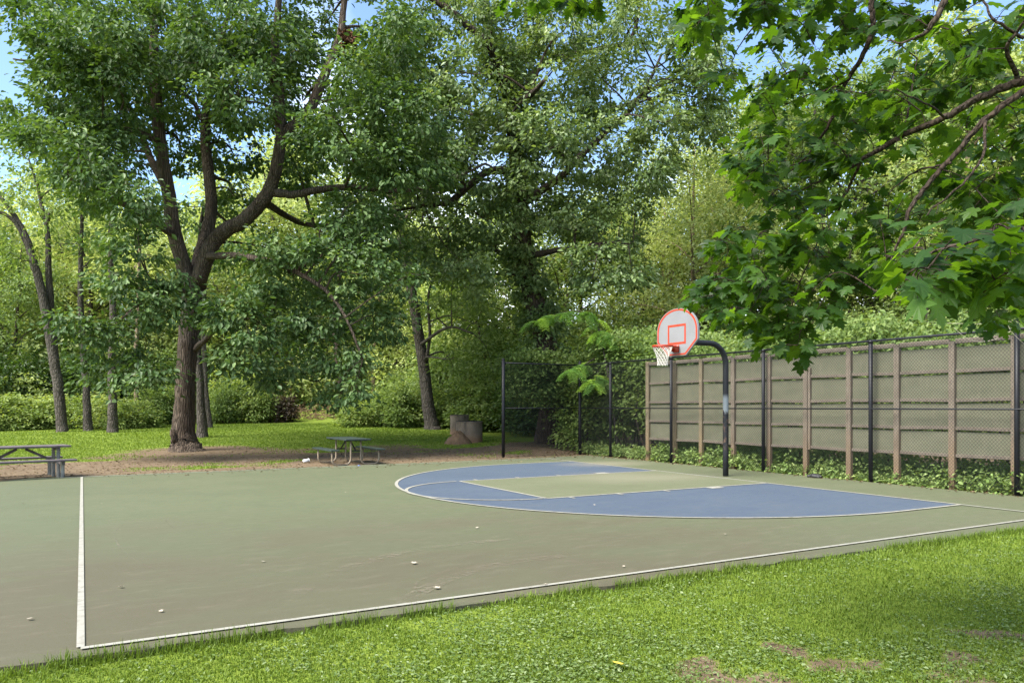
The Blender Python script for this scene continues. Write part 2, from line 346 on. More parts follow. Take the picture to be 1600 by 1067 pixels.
def conc_mat():
    k = NT('stained_concrete'); n = k.noise(k.obj((1, 1, .15)), 5, 6, .7); m = k.noise(k.obj(), 3, 6)
    c = k.mix(k.mr(m, .3, .7), (.12, .092, .068), (.20, .165, .125)); c = k.mix(k.mr(n, .48, .68, 0, .85), c, (.05, .042, .035))
    x = k.n('ShaderNodeSeparateXYZ'); k.l(k.obj(), x.inputs[0]); c = k.mix(k.mr(x.outputs[2], .05, .4, .55, 0), c, (.25, .13, .065))
    return k.fin(c, .9, k.bump(m, .3))
M['conc'] = conc_mat()
M['soil'] = plain('red_brown_soil', (.15, .10, .062), .95, .1, 0, .35, 6, .6, 25)
def pole_mat():
    k = NT('worn_black_pole'); n = k.noise(k.obj(), 9, 6, .7); x, y, z = k.xyz()
    rust = k.math('MULTIPLY', k.mr(n, .5, .62), k.math('MULTIPLY', k.mr(z, .6, .85), k.mr(z, 1.85, 1.5)))
    c = k.mix(k.mr(n, .3, .7), (.008, .009, .011), (.02, .021, .024)); c = k.mix(rust, c, (.10, .06, .04))
    s = k.math('MULTIPLY', k.mr(k.noise(k.obj((1, 1, .4)), 7, 4), .42, .5), k.math('MULTIPLY', k.mr(z, 1.48, 1.56), k.mr(z, 1.98, 1.86)))
    c = k.mix(s, c, (.17, .19, .2))
    return k.fin(c, .5, None, 0, .25)
M['pole'] = pole_mat()
M['siding'] = plain('grey_siding', (.34, .34, .32), .8, .2, 0, .15, 2)
M['roof'] = plain('grey_shingle', (.16, .15, .145), .9, .2, 0, .3, 8)
M['pane'] = plain('dark_window_glass', (.03, .035, .04), .1, .6, 0, .2)
M['white_wall'] = plain('white_siding', (.66, .65, .63), .7, .2, 0, .1, 2)
M['brick'] = plain('orange_brick', (.33, .12, .05), .85, .2, 0, .35, 12)

# ------------------------------------------------------------------ leaves
L6 = (np.array([[0, 0, 0], [.33, .27, .07], [.72, .22, .04], [1, 0, -.09], [.72, -.22, .04], [.33, -.27, .07]]), [[0, 1, 2, 3], [3, 4, 5, 0]])
L4 = (np.array([[0, 0, 0], [.5, .28, .07], [1, 0, -.08], [.5, -.28, .07]]), [[0, 1, 2], [2, 3, 0]])
def _maple():
    half = [(.0, .0), (.16, -.10), (.30, -.02), (.46, .10), (.42, .20), (.30, .27), (.47, .42), (.60, .62), (.42, .60), (.22, .56), (.27, .74), (.12, .80), (0, 1.0)]
    out = [(u, v) for v, u in half]+[(u, -v) for v, u in half[-2:0:-1]]
    V = [(.28, 0, 0)]+[(u, v, .10*abs(v)-.22*max(0, u-.3)**2-.12*abs(v)**2*2) for u, v in out]
    n = len(out); return np.array(V), [[0, 1+i, 1+(i+1) % n] for i in range(n)]
LM = _maple()
def place_leaves(P, D, N, S, tpl, rnd):
    """leaf bases P, directions D, normals N, sizes S -> verts, faces, per-face rnd"""
    T, F = tpl; D = unit(D); B = unit(np.cross(N, D)); N = np.cross(D, B)
    V = P[:, None]+S[:, None, None]*(T[None, :, 0:1]*D[:, None]+T[None, :, 1:2]*B[:, None]+T[None, :, 2:3]*N[:, None])
    F = np.array(F); k = len(T)
    FF = (np.arange(len(P))[:, None, None]*k+F[None]).reshape(-1, F.shape[1])
    return V.reshape(-1, 3), FF, np.repeat(rnd, len(F))
def spray(C, O, n, R, S, tpl=L6, droop=.5, flat=.28, tilt=.5, rspread=.55, g=rng):
    """umbrella-like sprays of n leaves round each centre C, facing outward O"""
    N0 = len(C); O = unit(O); t1 = O*[1, 1, 0]; bad = np.linalg.norm(t1, axis=1) < .15; t1[bad] = [1, 0, 0]; t1 = unit(t1); t2 = np.cross(ZV, t1)
    a = g.normal(0, .55, (N0, n)); b = g.normal(0, .55, (N0, n)); h = g.normal(0, flat, (N0, n))
    R = np.broadcast_to(np.asarray(R, float), (N0,))[:, None]
    pa = a[..., None]*t1[:, None]+b[..., None]*t2[:, None]
    P = C[:, None]+R[..., None]*(pa+(h-droop*.6*(a*a+b*b))[..., None]*ZV+.35*(h)[..., None]*O[:, None])
    D = pa*1.0+.5*O[:, None]+g.normal(0, .45, (N0, n, 3))-(.25+droop*.7)*ZV
    Nn = ZV+tilt*g.normal(0, 1, (N0, n, 3))+.45*pa+.35*O[:, None]
    Sz = S*(.65+.7*g.random((N0, n)))
    r = np.clip(rspread*g.random((N0, 1))+(1-rspread)*g.random((N0, n))+.10*h, 0, 1)
    return place_leaves(P.reshape(-1, 3), D.reshape(-1, 3), Nn.reshape(-1, 3), Sz.ravel(), tpl, r.ravel())
def ball(n, g=rng, shell=.45):
    v = unit(g.normal(0, 1, (n, 3))); return v*(shell+(1-shell)*g.random((n, 1)))**.6
def twigs(mb, limbpts, C, g=rng, r0=.022, every=1, sides=4, lmax=2.4):
    """thin branches that grow outwards: each spray centre joins the nearest limb or earlier twig"""
    LP = limbpts[:, :4].copy(); C = C[::every]
    d0 = np.array([np.min(np.linalg.norm(LP[:, :3]-c, axis=1)) for c in C]); buf = np.empty((len(LP)+3*len(C)+4, 4)); buf[:len(LP)] = LP; m = len(LP)
    for c in C[np.argsort(d0)]:
        d = buf[:m, :3]-c; w_ = np.linalg.norm(d, axis=1)+.7*np.maximum(0, d[:, 2]); i = int(np.argmin(w_)); a = buf[i, :3]
        L = np.linalg.norm(c-a)
        if L < .05 or L > lmax: continue
        q = a+(c-a)*.5+np.array([0, 0, .10*L])+g.normal(0, .07*L, 3)
        P = spline(np.array([a, q, c]), 2); rr = min(r0*(.6+.35*L), buf[i, 3]*.8)
        mb.tube(P, np.linspace(rr, max(.004, rr*.45), len(P)), sides, cap=False)
        for t, p in ((.75, P[len(P)//2]), (.55, P[-1])): buf[m] = [*p, rr*t]; m += 1
def limb_pts(limbs):
    return np.vstack(limbs)
def tree(name, label, base, limbs, clumps, leaf, bark, n=34, R=.75, S=.17, tpl=L6, group=None, droop=.5, cat='tree', every=1, sides=10, r0=.022, ivy=None, rz=0, jit=.16):
    """limbs: list of (k,4) arrays x,y,z,r in world; clumps: (centre, radii, count)"""
    base = np.asarray(base, float); e = empty(name, base, label, cat, group)
    mb = MB(); LPs = []
    for L in limbs:
        P = spline(np.asarray(L, float), 7); P[:, :3] += np.cumsum(rng.normal(0, .012, (len(P), 3)), 0)*np.minimum(1, np.arange(len(P))/4)[:, None]
        mb.tube(P[:, :3], np.maximum(P[:, 3], .012), sides, jit=jit); LPs.append(P)
    LP = np.vstack(LPs); Cs = []; Os = []
    for c, rad, cnt in clumps:
        if cnt < 4: continue
        c = np.asarray(c, float); dv = LP[:, :3]-c; w_ = np.linalg.norm(dv, axis=1)+1.0*np.maximum(0, dv[:, 2]); i = int(np.argmin(w_)); a = LP[i, :3]; Lg = np.linalg.norm(c-a)
        if Lg < .4 or Lg > 3.2: continue
        q = np.array([a, a+(c-a)*.5+[0, 0, .08*Lg]+rng.normal(0, .08*Lg, 3), c+rng.normal(0, .15, 3), c+(c-a)/Lg*rad[0]*.6]); r_ = min(LP[i, 3]*.6, .025+.018*Lg)
        P = spline(np.column_stack([q, [r_, r_*.7, r_*.4, .008]]), 5); mb.tube(P[:, :3], P[:, 3], 6, cap=False, jit=.1); LPs.append(P)
    LP = np.vstack(LPs)
    for c, rad, cnt in clumps:
        c = np.asarray(c, float); b = ball(cnt); Cs.append(c+b*np.asarray(rad)); Os.append(b+.4*unit((c-base)*[1, 1, 0])+[0, 0, .05])
    C = np.vstack(Cs); O = np.vstack(Os)
    twigs(mb, LP, C, r0=r0, every=every)
    mb.build('trunk', bark, e, True, base)
    V, F, r = spray(C, O, n, R*(.7+.6*rng.random(len(C))), S, tpl, droop)
    np_mesh('crown', V, [F], leaf, e, r, local=base)
    return e
def dup(o, loc, rz=0.0, sc=1.0, label=None, group=None):
    c = o.copy(); COL.objects.link(c); c.location = loc; c.rotation_euler = (0, 0, rz); c.scale = (sc if hasattr(sc, '__len__') else (sc, sc, sc))
    if label: c['label'] = label
    if group: c['group'] = group
    for ch in list(o.children):
        q = ch.copy(); COL.objects.link(q); q.parent = c
    return c

# ================================================================== THE SETTING
# ground: one sheet, fine near the court, coarse out to the horizon
def edge_y(x): return -7.60-.020*(np.asarray(x, float)+13)
def ground():
    xs = np.concatenate([[-600, -300, -160, -90, -60, -44], np.arange(-34, -22, 1.0), np.arange(-22, 10, .16), np.arange(10, 24, 1.0), [28, 36, 50, 70, 100, 160, 300, 600]])
    ys = np.concatenate([[-600, -250, -90, -45, -30], np.arange(-24, -14, 1.0), np.arange(-14, -7.0, .09), np.arange(-7, 7, .9), np.arange(7, 24, .16), np.arange(24, 60, .8), np.arange(60, 130, 5), [140, 180, 260, 400, 700]])
    X, Y = np.meshgrid(xs, ys, indexing='ij'); Z = height(X, Y)
    Z = np.where((Y < -7.75) & (Y > -14), Z+.035*(fbm(X, Y, .45, 3)-.5), Z)
    Z = np.minimum(Z, 60)
    ins = (X > -15) & (X < 2.35) & (Y > edge_y(X)-.02) & (Y < 7.6); Z = np.where(ins, np.minimum(Z, -.06), Z)
    V = np.stack([X, Y, Z], -1).reshape(-1, 3); nx, ny = X.shape
    i = np.arange(nx-1)[:, None]*ny+np.arange(ny-1)[None]; F = np.stack([i, i+ny, i+ny+1, i+1], -1).reshape(-1, 4)
    o = np_mesh('ground', V, [F], M['ground'], smooth=True)
    a = o.data.attributes.new('dirt', 'FLOAT', 'POINT'); a.data.foreach_set('value', dirt(X, Y).ravel().astype(np.float32))
    tag(o, 'green lawn with bare dirt patches around the court', 'lawn', kind='structure')
ground()
XL, XR, YN, YF = -14.75, 2.22, -7.86, 7.52
def slab():
    P = []
    def edge(a, b, n, j):
        a = np.array(a); b = np.array(b)
        for t in np.linspace(0, 1, n, endpoint=False):
            p = a+(b-a)*t; nrm = unit(np.array([-(b-a)[1], (b-a)[0]])); P.append(p+nrm*j*(rng.random()-.5))
    edge((XL, edge_y(XL)), (XR, edge_y(XR)), 110, .05); edge((XR, edge_y(XR)), (XR, YF+.5), 60, .06); edge((XR, YF+.5), (-.6, YF+.25), 14, .1); edge((-.6, YF+.25), (XL+.7, YF), 60, .05); edge((XL+.7, YF), (XL, YF-.6), 5, .04); edge((XL, YF-.6), (XL, edge_y(XL)), 40, .05)
    P = np.array(P); n = len(P); bm = bmesh.new()
    vt = [bm.verts.new((*p, 0)) for p in P]; vb = [bm.verts.new((*p, -.15)) for p in P]
    bm.faces.new(vt)
    for i in range(n): bm.faces.new((vt[i], vb[i], vb[(i+1) % n], vt[(i+1) % n]))
    me = bpy.data.meshes.new('court'); bm.to_mesh(me); bm.free(); me.materials.append(M['court'])
    o = bpy.data.objects.new('court_slab', me); COL.objects.link(o); tag(o, 'worn green painted basketball court surface', 'court', kind='structure')
slab()
L_, WN, WF, KF, KN, R3, FT, YC = 13.0, 7.42, 7.24, 1.92, 1.75, 5.89, 5.66, -.05
def sheet(name, polys, z, mat, label, cat):
    mb = MB()
    for p in polys:
        p = np.asarray(p, float); q = np.column_stack([p, np.full(len(p), z)])
        if len(q) == 4: mb.add(q, [[0, 1, 2, 3]])
        else: mb.add(np.vstack([q.mean(0), q]), [[0, 1+i, 1+(i+1) % len(q)] for i in range(len(q))])
    o = mb.build(name, mat); tag(o, label, cat, kind='structure'); return o
CX3 = -(FT+1.83-R3)
def arc(cx, cyy, r, a0, a1, n):
    t = np.linspace(a0, a1, n); return np.column_stack([cx-r*np.cos(t), cyy+r*np.sin(t)])
a3 = arc(CX3, YC, R3, -pi/2, pi/2, 80)
reg = np.vstack([[(0, YC-R3)], a3, [(0, YC+R3)]])
sheet('blue_three_point_area', [reg], .004, M['blue'], 'faded blue painted three point area', 'court paint')
sheet('key_lane', [[(-FT, -KN), (0, -KN), (0, KF), (-FT, KF)]], .008, M['key'], 'pale green painted free throw lane', 'court paint')
def ribbon(P, wd):
    P = np.asarray(P, float); T = unit(np.gradient(P, axis=0)); N = np.column_stack([-T[:, 1], T[:, 0]])*wd/2
    return [[P[i]-N[i], P[i+1]-N[i+1], P[i+1]+N[i+1], P[i]+N[i]] for i in range(len(P)-1)]
def seg(a, b, wd, n=2): return ribbon(np.array([np.array(a)+(np.array(b)-np.array(a))*t for t in np.linspace(0, 1, n)]), wd)
lw = .068
sheet('court_lines', seg((-L_, -WN), (XR-.05, -WN), .055), .012, M['line'], 'white near sideline', 'line')
sheet('court_lines', seg((-L_-.5, WF), (XR-1.6, WF), .05), .012, M['line'], 'white far sideline', 'line')
sheet('court_lines', seg((0, -WN+.03), (0, WF-.03), lw), .012, M['line'], 'white baseline under the basket', 'line')
sheet('court_lines', seg((-L_, -WN+.03), (-L_, WF-.03), .05), .012, M['line'], 'white half court line', 'line')
sheet('court_lines', ribbon(np.vstack([[(-.03, YC-R3)], a3, [(-.03, YC+R3)]]), .07), .012, M['line'], 'white three point arc', 'line')
ky = seg((-FT, -KN), (-.03, -KN), lw)+seg((-FT, KF), (-.03, KF), lw)+seg((-FT, -KN+.03), (-FT, KF-.03), lw)
mid = (KF-KN)/2; fr = (KF+KN)/2
sheet('court_lines', ky, .012, M['line'], 'white free throw lane lines', 'line')
sheet('court_lines', ribbon(arc(-FT-.03, mid, fr-.01, -pi/2+.03, pi/2-.03, 50), lw), .013, M['line'], 'white free throw semicircle', 'line')
tk = []
for s, y0 in ((-1, -KN), (1, KF)):
    for x in (-5.2, -4.1, -2.95): tk += [[(x-.03, y0+s*.03), (x+.03, y0+s*.03), (x+.03, y0+s*.22), (x-.03, y0+s*.22)]]
    tk += [[(-1.85, y0+s*.03), (-1.5, y0+s*.03), (-1.5, y0+s*.24), (-1.85, y0+s*.24)]]
sheet('court_lines', tk, .012, M['line'], 'white lane marks beside the key', 'line')
# dried tyre tracks
def gz(u, v):
    d = CAMP[2]*FPX/(v-635.3); p = CAMP+d*FV+(u-800)*d/FPX*RV; return p[:2]
tr = []
for pts, wd, n in (([(418, 962), (470, 925), (535, 890), (610, 868), (700, 852), (800, 842)], .16, 10), ([(520, 958), (490, 935), (488, 920), (520, 898), (600, 875)], .025, 10),
               ([(625, 950), (665, 920), (720, 898), (790, 880), (880, 868)], .17, 10), ([(655, 925), (648, 915), (668, 902), (720, 885)], .035, 8), ([(232, 805), (190, 822), (180, 840), (200, 868), (240, 890)], .02, 10), ([(265, 800), (260, 815), (275, 828)], .02, 8)):
    tr += ribbon(spline(np.array([gz(*p) for p in pts]), n), wd)
sheet('tyre_tracks', tr, .006, M['track'], 'faint dried mud tyre tracks on the court', 'tracks')

# ================================================================== COURT FURNITURE
def hoop():
    px_, py_ = .47, -.05
    e = empty('basketball_hoop', (px_, py_, 0), 'basketball hoop with white fan shaped backboard, orange rim and black gooseneck pole', 'basketball hoop')
    org = (px_, py_, 0)
    zt = 3.17; P = [(px_, py_, -.2), (px_, py_, .6), (px_, py_, 1.6), (px_, py_, 2.45)]
    for t in np.linspace(0, pi/2, 9)[0:]: P.append((px_-.5+.5*cos(t), py_, zt-.5+.5*sin(t)))
    P += [(px_-.9, py_, zt), (-1.05, py_, zt)]
    MB().tube(P, .068, 20).build('pole', M['pole'], e, True, org)
    # backboard, thin fan shape standing at x = -1.22
    def outline(s=1.0, n=40):
        hw, b, c1, v1, top = .69, 2.84, .34, .28, 3.93
        pts = [(-.30, b), (.30, b), (hw, b+c1), (hw, b+c1+.18)]
        for t in np.linspace(.06, pi-.06, n): pts.append((hw*cos(t), b+c1+.20+(top-b-c1-.20)*sin(t)**.92))
        pts += [(-hw, b+c1+.18), (-hw, b+c1)]
        p = np.array(pts); m = np.array([0, 3.36]); return m+(p-m)*s
    def plate(p, x0, x1):
        n = len(p); f = np.column_stack([np.full(n, x0), p[:, 0]+py_, p[:, 1]]); g = f.copy(); g[:, 0] = x1
        c = np.array([[x0, py_, 3.36], [x1, py_, 3.36]]); V = np.vstack([f, g, c]); i = np.arange(n); j = (i+1) % n
        return V, np.stack([i, j, j+n, i+n], -1), np.vstack([np.stack([np.full(n, 2*n), j, i], -1), np.stack([np.full(n, 2*n+1), i+n, j+n], -1)])
    bb = MB(); V, Q, T = plate(outline(), -1.24, -1.19); bb.add(V, Q, T); bo = bb.build('backboard', M['board'], e, False, org)
    # painted border and target square, 3 mm proud
    o1, o2 = outline(.975), outline(.905); n = len(o1); r = MB()
    V = np.vstack([np.column_stack([np.full(n, -1.243), o[:, 0]+py_, o[:, 1]]) for o in (o1, o2)]); i = np.arange(n); j = (i+1) % n
    r.add(V, np.stack([i, j, j+n, i+n], -1)); b1 = r.build('border_stripe', M['red_line'], bo, False, None); b1.matrix_parent_inverse = Matrix.Translation((-px_, -py_, 0))
    q = MB(); y0, z0, hw, hh, t = py_, 3.10, .305, .46, .05
    for (a, b, c, d) in ((y0-hw, y0+hw, z0+hh-t, z0+hh), (y0-hw, y0+hw, z0, z0+t), (y0-hw, y0-hw+t, z0+t, z0+hh-t), (y0+hw-t, y0+hw, z0+t, z0+hh-t)):
        q.add([(-1.243, a, c), (-1.243, b, c), (-1.243, b, d), (-1.243, a, d)], [[0, 3, 2, 1]])
    b2 = q.build('target_square', M['red_line'], bo, False, None); b2.matrix_parent_inverse = Matrix.Translation((-px_, -py_, 0))
    # rim with its bracket
    rc = np.array([-1.66, py_, 3.05]); a = np.linspace(0, 2*pi, 41)
    ring = np.column_stack([rc[0]+.23*np.cos(a), rc[1]+.23*np.sin(a), np.full(41, 3.05)])
    rm = MB().tube(ring, .013, 8, cap=False); rm.tube(ring+[0, 0, -.022], .008, 6, cap=False)
    rm.box((-1.255, py_, 3.00), (.03, .16, .17)); rm.box((-1.335, py_, 3.03), (.16, .17, .02))
    for s in (-1, 1):
        rm.bar((-1.25, py_+s*.09, 3.035), (-1.55, py_+s*.20, 3.04), .02, .03); rm.bar((-1.25, py_+s*.075, 2.93), (-1.47, py_+s*.12, 3.03), .02, .02)
        rm.add([(-1.25, py_+s*.09, 3.03), (-1.25, py_+s*.085, 2.92), (-1.48, py_+s*.15, 3.03)], [[0, 1, 2]])
    rm.build('rim', M['orange'], e, True, org)
    # net: two families of slack cords
    nm = MB(); K = 12; zs = np.linspace(3.03, 2.60, 8); rs = np.array([.222, .20, .172, .148, .13, .118, .113, .118])
    for s in (-1, 1):
        for k in range(K):
            th = 2*pi*k/K+s*np.arange(8)*pi/K
            nm.tube(np.column_stack([rc[0]+rs*np.cos(th), rc[1]+rs*np.sin(th), zs]), .0065, 5, cap=False)
    nm.build('net', M['white_cord'], e, True, org)
    g = MB()
    for s in (-1, 1): g.tube([(-.95, py_+s*.075, zt+.02), (-1.06, py_+s*.075, zt+.02), (-1.19, py_+s*.22, 3.5)], .018, 8); g.tube([(-1.0, py_+s*.075, zt-.02), (-1.19, py_+s*.2, 2.98)], .018, 8)
    t = np.linspace(0, 2*pi, 17); g.tube(np.column_stack([np.full(17, -.86), py_+.082*np.cos(t), zt+.082*np.sin(t)]), .014, 6, cap=False)
    g.build('bracket', M['galv'], e, True, org)
    for ch in e.children:
        if ch.name.split('.')[0] in ('backboard', 'rim', 'net', 'bracket'): ch.location.x += .17
hoop()

FX, FZT, FYC = 2.32, 3.13, 8.78
def chain_link():
    e = empty('chain_link_fence', (FX, FYC, 0), 'tall black chain link fence turning the corner behind the court', 'fence'); org = (FX, FYC, 0)
    posts = [(FX, y, .046) for y in (7.0, 4.0, .47, -2.6, -5.65, -8.7)]+[(FX, FYC, .056), (-.76, FYC+.02, .056)]
    for x, y, r in posts:
        corner = r > .05; b = float(height(x, y))
        h = FZT+(.10 if corner else -.02)
        m = MB().tube([(x, y, b-.1), (x, y, 1.5), (x, y, h)], r, 12)
        if corner: m.tube([(x, y, h), (x, y, h+.02), (x, y, h+.045), (x, y, h+.055)], [r+.006, r+.005, r*.7, .01], 12)
        else: m.tube([(x, y, h-.03), (x, y, h+.03), (x, y, h+.045)], [r+.006, r+.004, .012], 12)
        m.build('post', M['black'], e, True, org)
    for z, r in ((FZT, .024), (1.62, .017)):
        MB().tube([(FX-.03*(z < 2), -11.5, z), (FX-.03*(z < 2), -2, z), (FX-.03*(z < 2), FYC-.06, z)], r, 10).build('rail', M['black'], e, True, org)
        MB().tube([(FX-.06, FYC, z), (.8, FYC, z), (-.7, FYC, z-(0 if z < 2 else 0))], r, 10).build('rail', M['black'], e, True, org)
    # woven wire: two diagonal families of thin prisms, each wire with slight weave
    def mesh(a, b, nrm, name):
        a = np.array(a); b = np.array(b); Lh = np.linalg.norm(b-a); u = (b-a)/Lh; z0, z1 = .05, FZT-.01; H = z1-z0; st = .068
        V = []; Q = []; n0 = 0; r = .0030
        for s in (-1, 1):
            for t0 in np.arange(-H, Lh+H, st):
                ta, za, tb, zb = (t0, z0, t0+s*H*.9, z1)
                # clip to the panel
                k = np.array([ta, za, tb, zb]); lo, hi = 0.0, 1.0; dt = tb-ta
                for bd, sg in ((0, 1), (Lh, -1)):
                    den = dt*sg; num = (bd-ta)*sg
                    if abs(den) > 1e-9:
                        q = num/den
                        if den > 0: lo = max(lo, q)
                        else: hi = min(hi, q)
                if hi-lo < .01: continue
                p0 = a+u*(ta+dt*lo)+ZV*(za+(zb-za)*lo); p1 = a+u*(ta+dt*hi)+ZV*(za+(zb-za)*hi)
                ax = unit(p1-p0); s1 = np.cross(ax, nrm); off = nrm*s*.0022
                for p in (p0, p1):
                    for c, d_ in ((0, 1), (.866, -.5), (-.866, -.5)): V.append(p+off+r*(c*s1+d_*nrm))
                for i in range(3): Q.append([n0+i, n0+(i+1) % 3, n0+3+(i+1) % 3, n0+3+i])
                n0 += 6
        np_mesh(name, V, [np.array(Q)], M['wire'], e, local=org)
    mesh((FX-.04, FYC, 0), (FX-.04, -11.5, 0), np.array([1.0, 0, 0]), 'wire_mesh')
    mesh((-.76, FYC, 0), (FX, FYC, 0), np.array([0, 1.0, 0]), 'wire_mesh')
chain_link()

def panel_wall():
    x0 = FX+.12; org = (x0, 0, 0)
    e = empty('wooden_screen_wall', org, 'tall grey green plywood screen wall on wooden posts behind the chain link fence', 'wall')
    ys = [5.27, 4.03, 2.91, 1.67, .43, -.72, -1.93, -3.12, -4.33, -5.53, -6.75, -7.95, -9.2, -10.4]
    zt = 3.05
    for i, y in enumerate(ys):
        tan = i < 3
        h = zt+.02*random.uniform(-1, 1)+(.02 if i == 0 else -.03)
        o = MB().box((x0+.055, y, (h-.15)/2), (.10, .125 if i else .15, h+.15), rz=random.uniform(-.02, .02), bev=.008).build('post', M['post_tan'] if tan else M['post_wood'], e, False, org)
        if i == 5:
            MB().box((x0+.06, y-.105, 1.62), (.08, .07, 2.0), bev=.006).build('splice_board', M['post_wood'], e, False, org)
    zb = [.64, 1.19, 1.77, 2.36, zt-.02]
    for k in range(4):
        p = MB(); b = MB()
        for i in range(len(ys)-1):
            ya, yb = ys[i]-.066, ys[i+1]+.066; xm = x0+.10
            # every board leans a little: lower edge stands out over the one below
            V = []; 
            for (dz, dx) in ((zb[k]+.02, -.022), (zb[k+1]-(.145 if k == 3 else .035), -.012)):
                for yy in (ya, yb): V += [(xm+dx, yy, dz), (xm+dx+.02, yy, dz)]
            p.add(V, [[0, 2, 6, 4], [1, 5, 7, 3], [0, 4, 5, 1], [2, 3, 7, 6], [0, 1, 3, 2], [4, 6, 7, 5]])
            sag = random.uniform(-.012, .012)
            b.bar((x0+.058, ya, zb[k]+.035+sag), (x0+.058, yb, zb[k]+.035-sag), .035, .07, bev=.006)
        p.build('board_row', M['panel'], e, False, org); b.build('batten', M['batten'], e, False, org)
    cap = MB()
    for i in range(len(ys)-1): cap.bar((x0+.062, ys[i]-.066, zt-.05), (x0+.062, ys[i+1]+.066, zt-.05), .07, .10, bev=.006)
    cap.build('top_rail', M['batten'], e, False, org)
panel_wall()

def wood_table():
    c = np.array([-13.98, 7.75+.62, 0]); c = G(33, 18.0); ax = unit(np.array([.97, .22, 0])); rz = math.atan2(ax[1], ax[0]); org = c
    e = empty('picnic_table', c, 'weathered grey wooden picnic table on thick grey posts beside the half court line', 'picnic table', None, rz)
    def pt(b, **k): return b.build(k['n'], k['m'], e, False)
    t = MB()
    for i in range(5): t.box((0, -.30+.15*i, .75), (1.95, .142, .045), bev=.006)
    pt(t, n='tabletop', m=M['grey_wood'])
    for s in (-1, 1): pt(MB().box((.03, s*.66, .44), (1.92, .15, .045), bev=.006).box((.03, s*.66+s*.155, .44), (1.92, .14, .045), bev=.006), n='bench', m=M['grey_wood'])
    for s in (-1, 1):
        x = s*.72
        for yy, h in ((-.26, .725), (.26, .725), (-.70, .415), (.70, .415)):
            pt(MB().tube([(x, yy, -.08), (x, yy, h*.5), (x, yy, h)], .042, 12), n='leg', m=M['grey_post'])
        pt(MB().box((x, 0, .375), (.05, 1.66, .08), bev=.006).box((x, 0, .69), (.05, .72, .065), bev=.006), n='crossbeam', m=M['grey_wood'])
        pt(MB().bar((x-s*.04, 0, .38), (s*.09, 0, .70), .05, .06), n='brace', m=M['grey_wood'])
wood_table()
def green_table():
    ax = unit(-.95*RV+1.6*FV); c = G(544, 22.6); rz = math.atan2(ax[1], ax[0])
    e = empty('picnic_table', c, 'dark green picnic table on curved tan steel tube legs at the edge of the court', 'picnic table', None, rz)
    t = MB()
    for i in range(4): t.box((0, -.29+.193*i, .75), (1.85, .185, .045), bev=.006)
    t.build('tabletop', M['green_paint'], e)
    for s in (-1, 1): MB().box((0, s*.68, .45), (1.85, .26, .045), bev=.006).build('bench', M['green_paint'], e)
    for x in (-.68, .68):
        for s in (-1, 1):
            P = [(x, s*.15, .72), (x, s*.15, .45), (x, s*.15, .2)]
            P += [(x, s*(.15+.17-.17*cos(t)), .195-.17*sin(t)) for t in np.linspace(.2, pi/2, 6)]
            P += [(x, s*(.56+.14*sin(t)), .165-.14*cos(t)) for t in np.linspace(0, pi/2-.1, 6)]
            P += [(x, s*.70, .3), (x, s*.70, .425)]
            MB().tube(P, .026, 10).build('leg', M['tube_tan'], e, True)
        MB().bar((x, -.34, .715), (x, .34, .715), .05, .03).bar((x, -.15, .42), (x, .15, .42), .035, .035).build('crossbar', M['black'], e)
        MB().bar((x, 0, .42), (x*.25, 0, .715), .035, .02).build('brace', M['black'], e)
green_table()

def conc_ring(c, r, h, label, mound=False):
    e = empty('concrete_fire_ring', c, label, 'concrete ring', None, random.random())
    t = np.linspace(0, 2*pi, 49)[:-1]; rings = [(r*1.0, -.1), (r, h-.05), (r-.01, h-.04), (r+.015, h-.04), (r+.015, h), (r-.11, h), (r-.11, h-.3), (0.02, h-.3)]
    V = np.vstack([np.column_stack([q*np.cos(t)*(1+.006*np.sin(5*t)), q*np.sin(t), np.full(48, z)]) for q, z in rings]); j = np.arange(48); j2 = (j+1) % 48
    F = np.vstack([np.stack([k*48+j, k*48+j2, (k+1)*48+j2, (k+1)*48+j], -1) for k in range(len(rings)-1)])
    MB().add(V, F).build('wall', M['conc'], e)
    g = MB()
    for a in np.linspace(-r*.8, r*.8, 9):
        q = math.sqrt(max(0, (r-.02)**2-a*a)); g.bar((a, -q, h+.02), (a, q, h+.02), .02, .02)
    g.build('grate', M['black'], e)
    return e
c1 = G(733, 31.8); conc_ring(c1, .56, .86, 'stained concrete fire ring with red soil heaped against it, the nearer of the two')
c2 = G(718, 36.5); conc_ring(c2, .45, .92, 'narrower concrete fire ring standing half hidden behind the other one')
def mound(c, rx, ry, h, label):
    n, m = 28, 10; V = [(0, 0, h)]
    for i in range(1, m+1):
        for j in range(n):
            a = 2*pi*j/n; q = i/m; V.append((rx*q*cos(a), ry*q*sin(a), h*(1-q**1.5)*(1+.25*(random.random()-.5))-.03*(q > .95)))
    F3 = [[0, 1+j, 1+(j+1) % n] for j in range(n)]; F4 = [[1+i*n+j, 1+(i+1)*n+j, 1+(i+1)*n+(j+1) % n, 1+i*n+(j+1) % n] for i in range(m-1) for j in range(n)]
    o = MB().add(V, F3, F4).build('soil_heap', M['soil'], None, True); o.location = c; tag(o, label, 'soil heap')
mound(G(716, 31.0), .62, .5, .5, 'red brown heap of soil leaning on the nearer concrete ring')

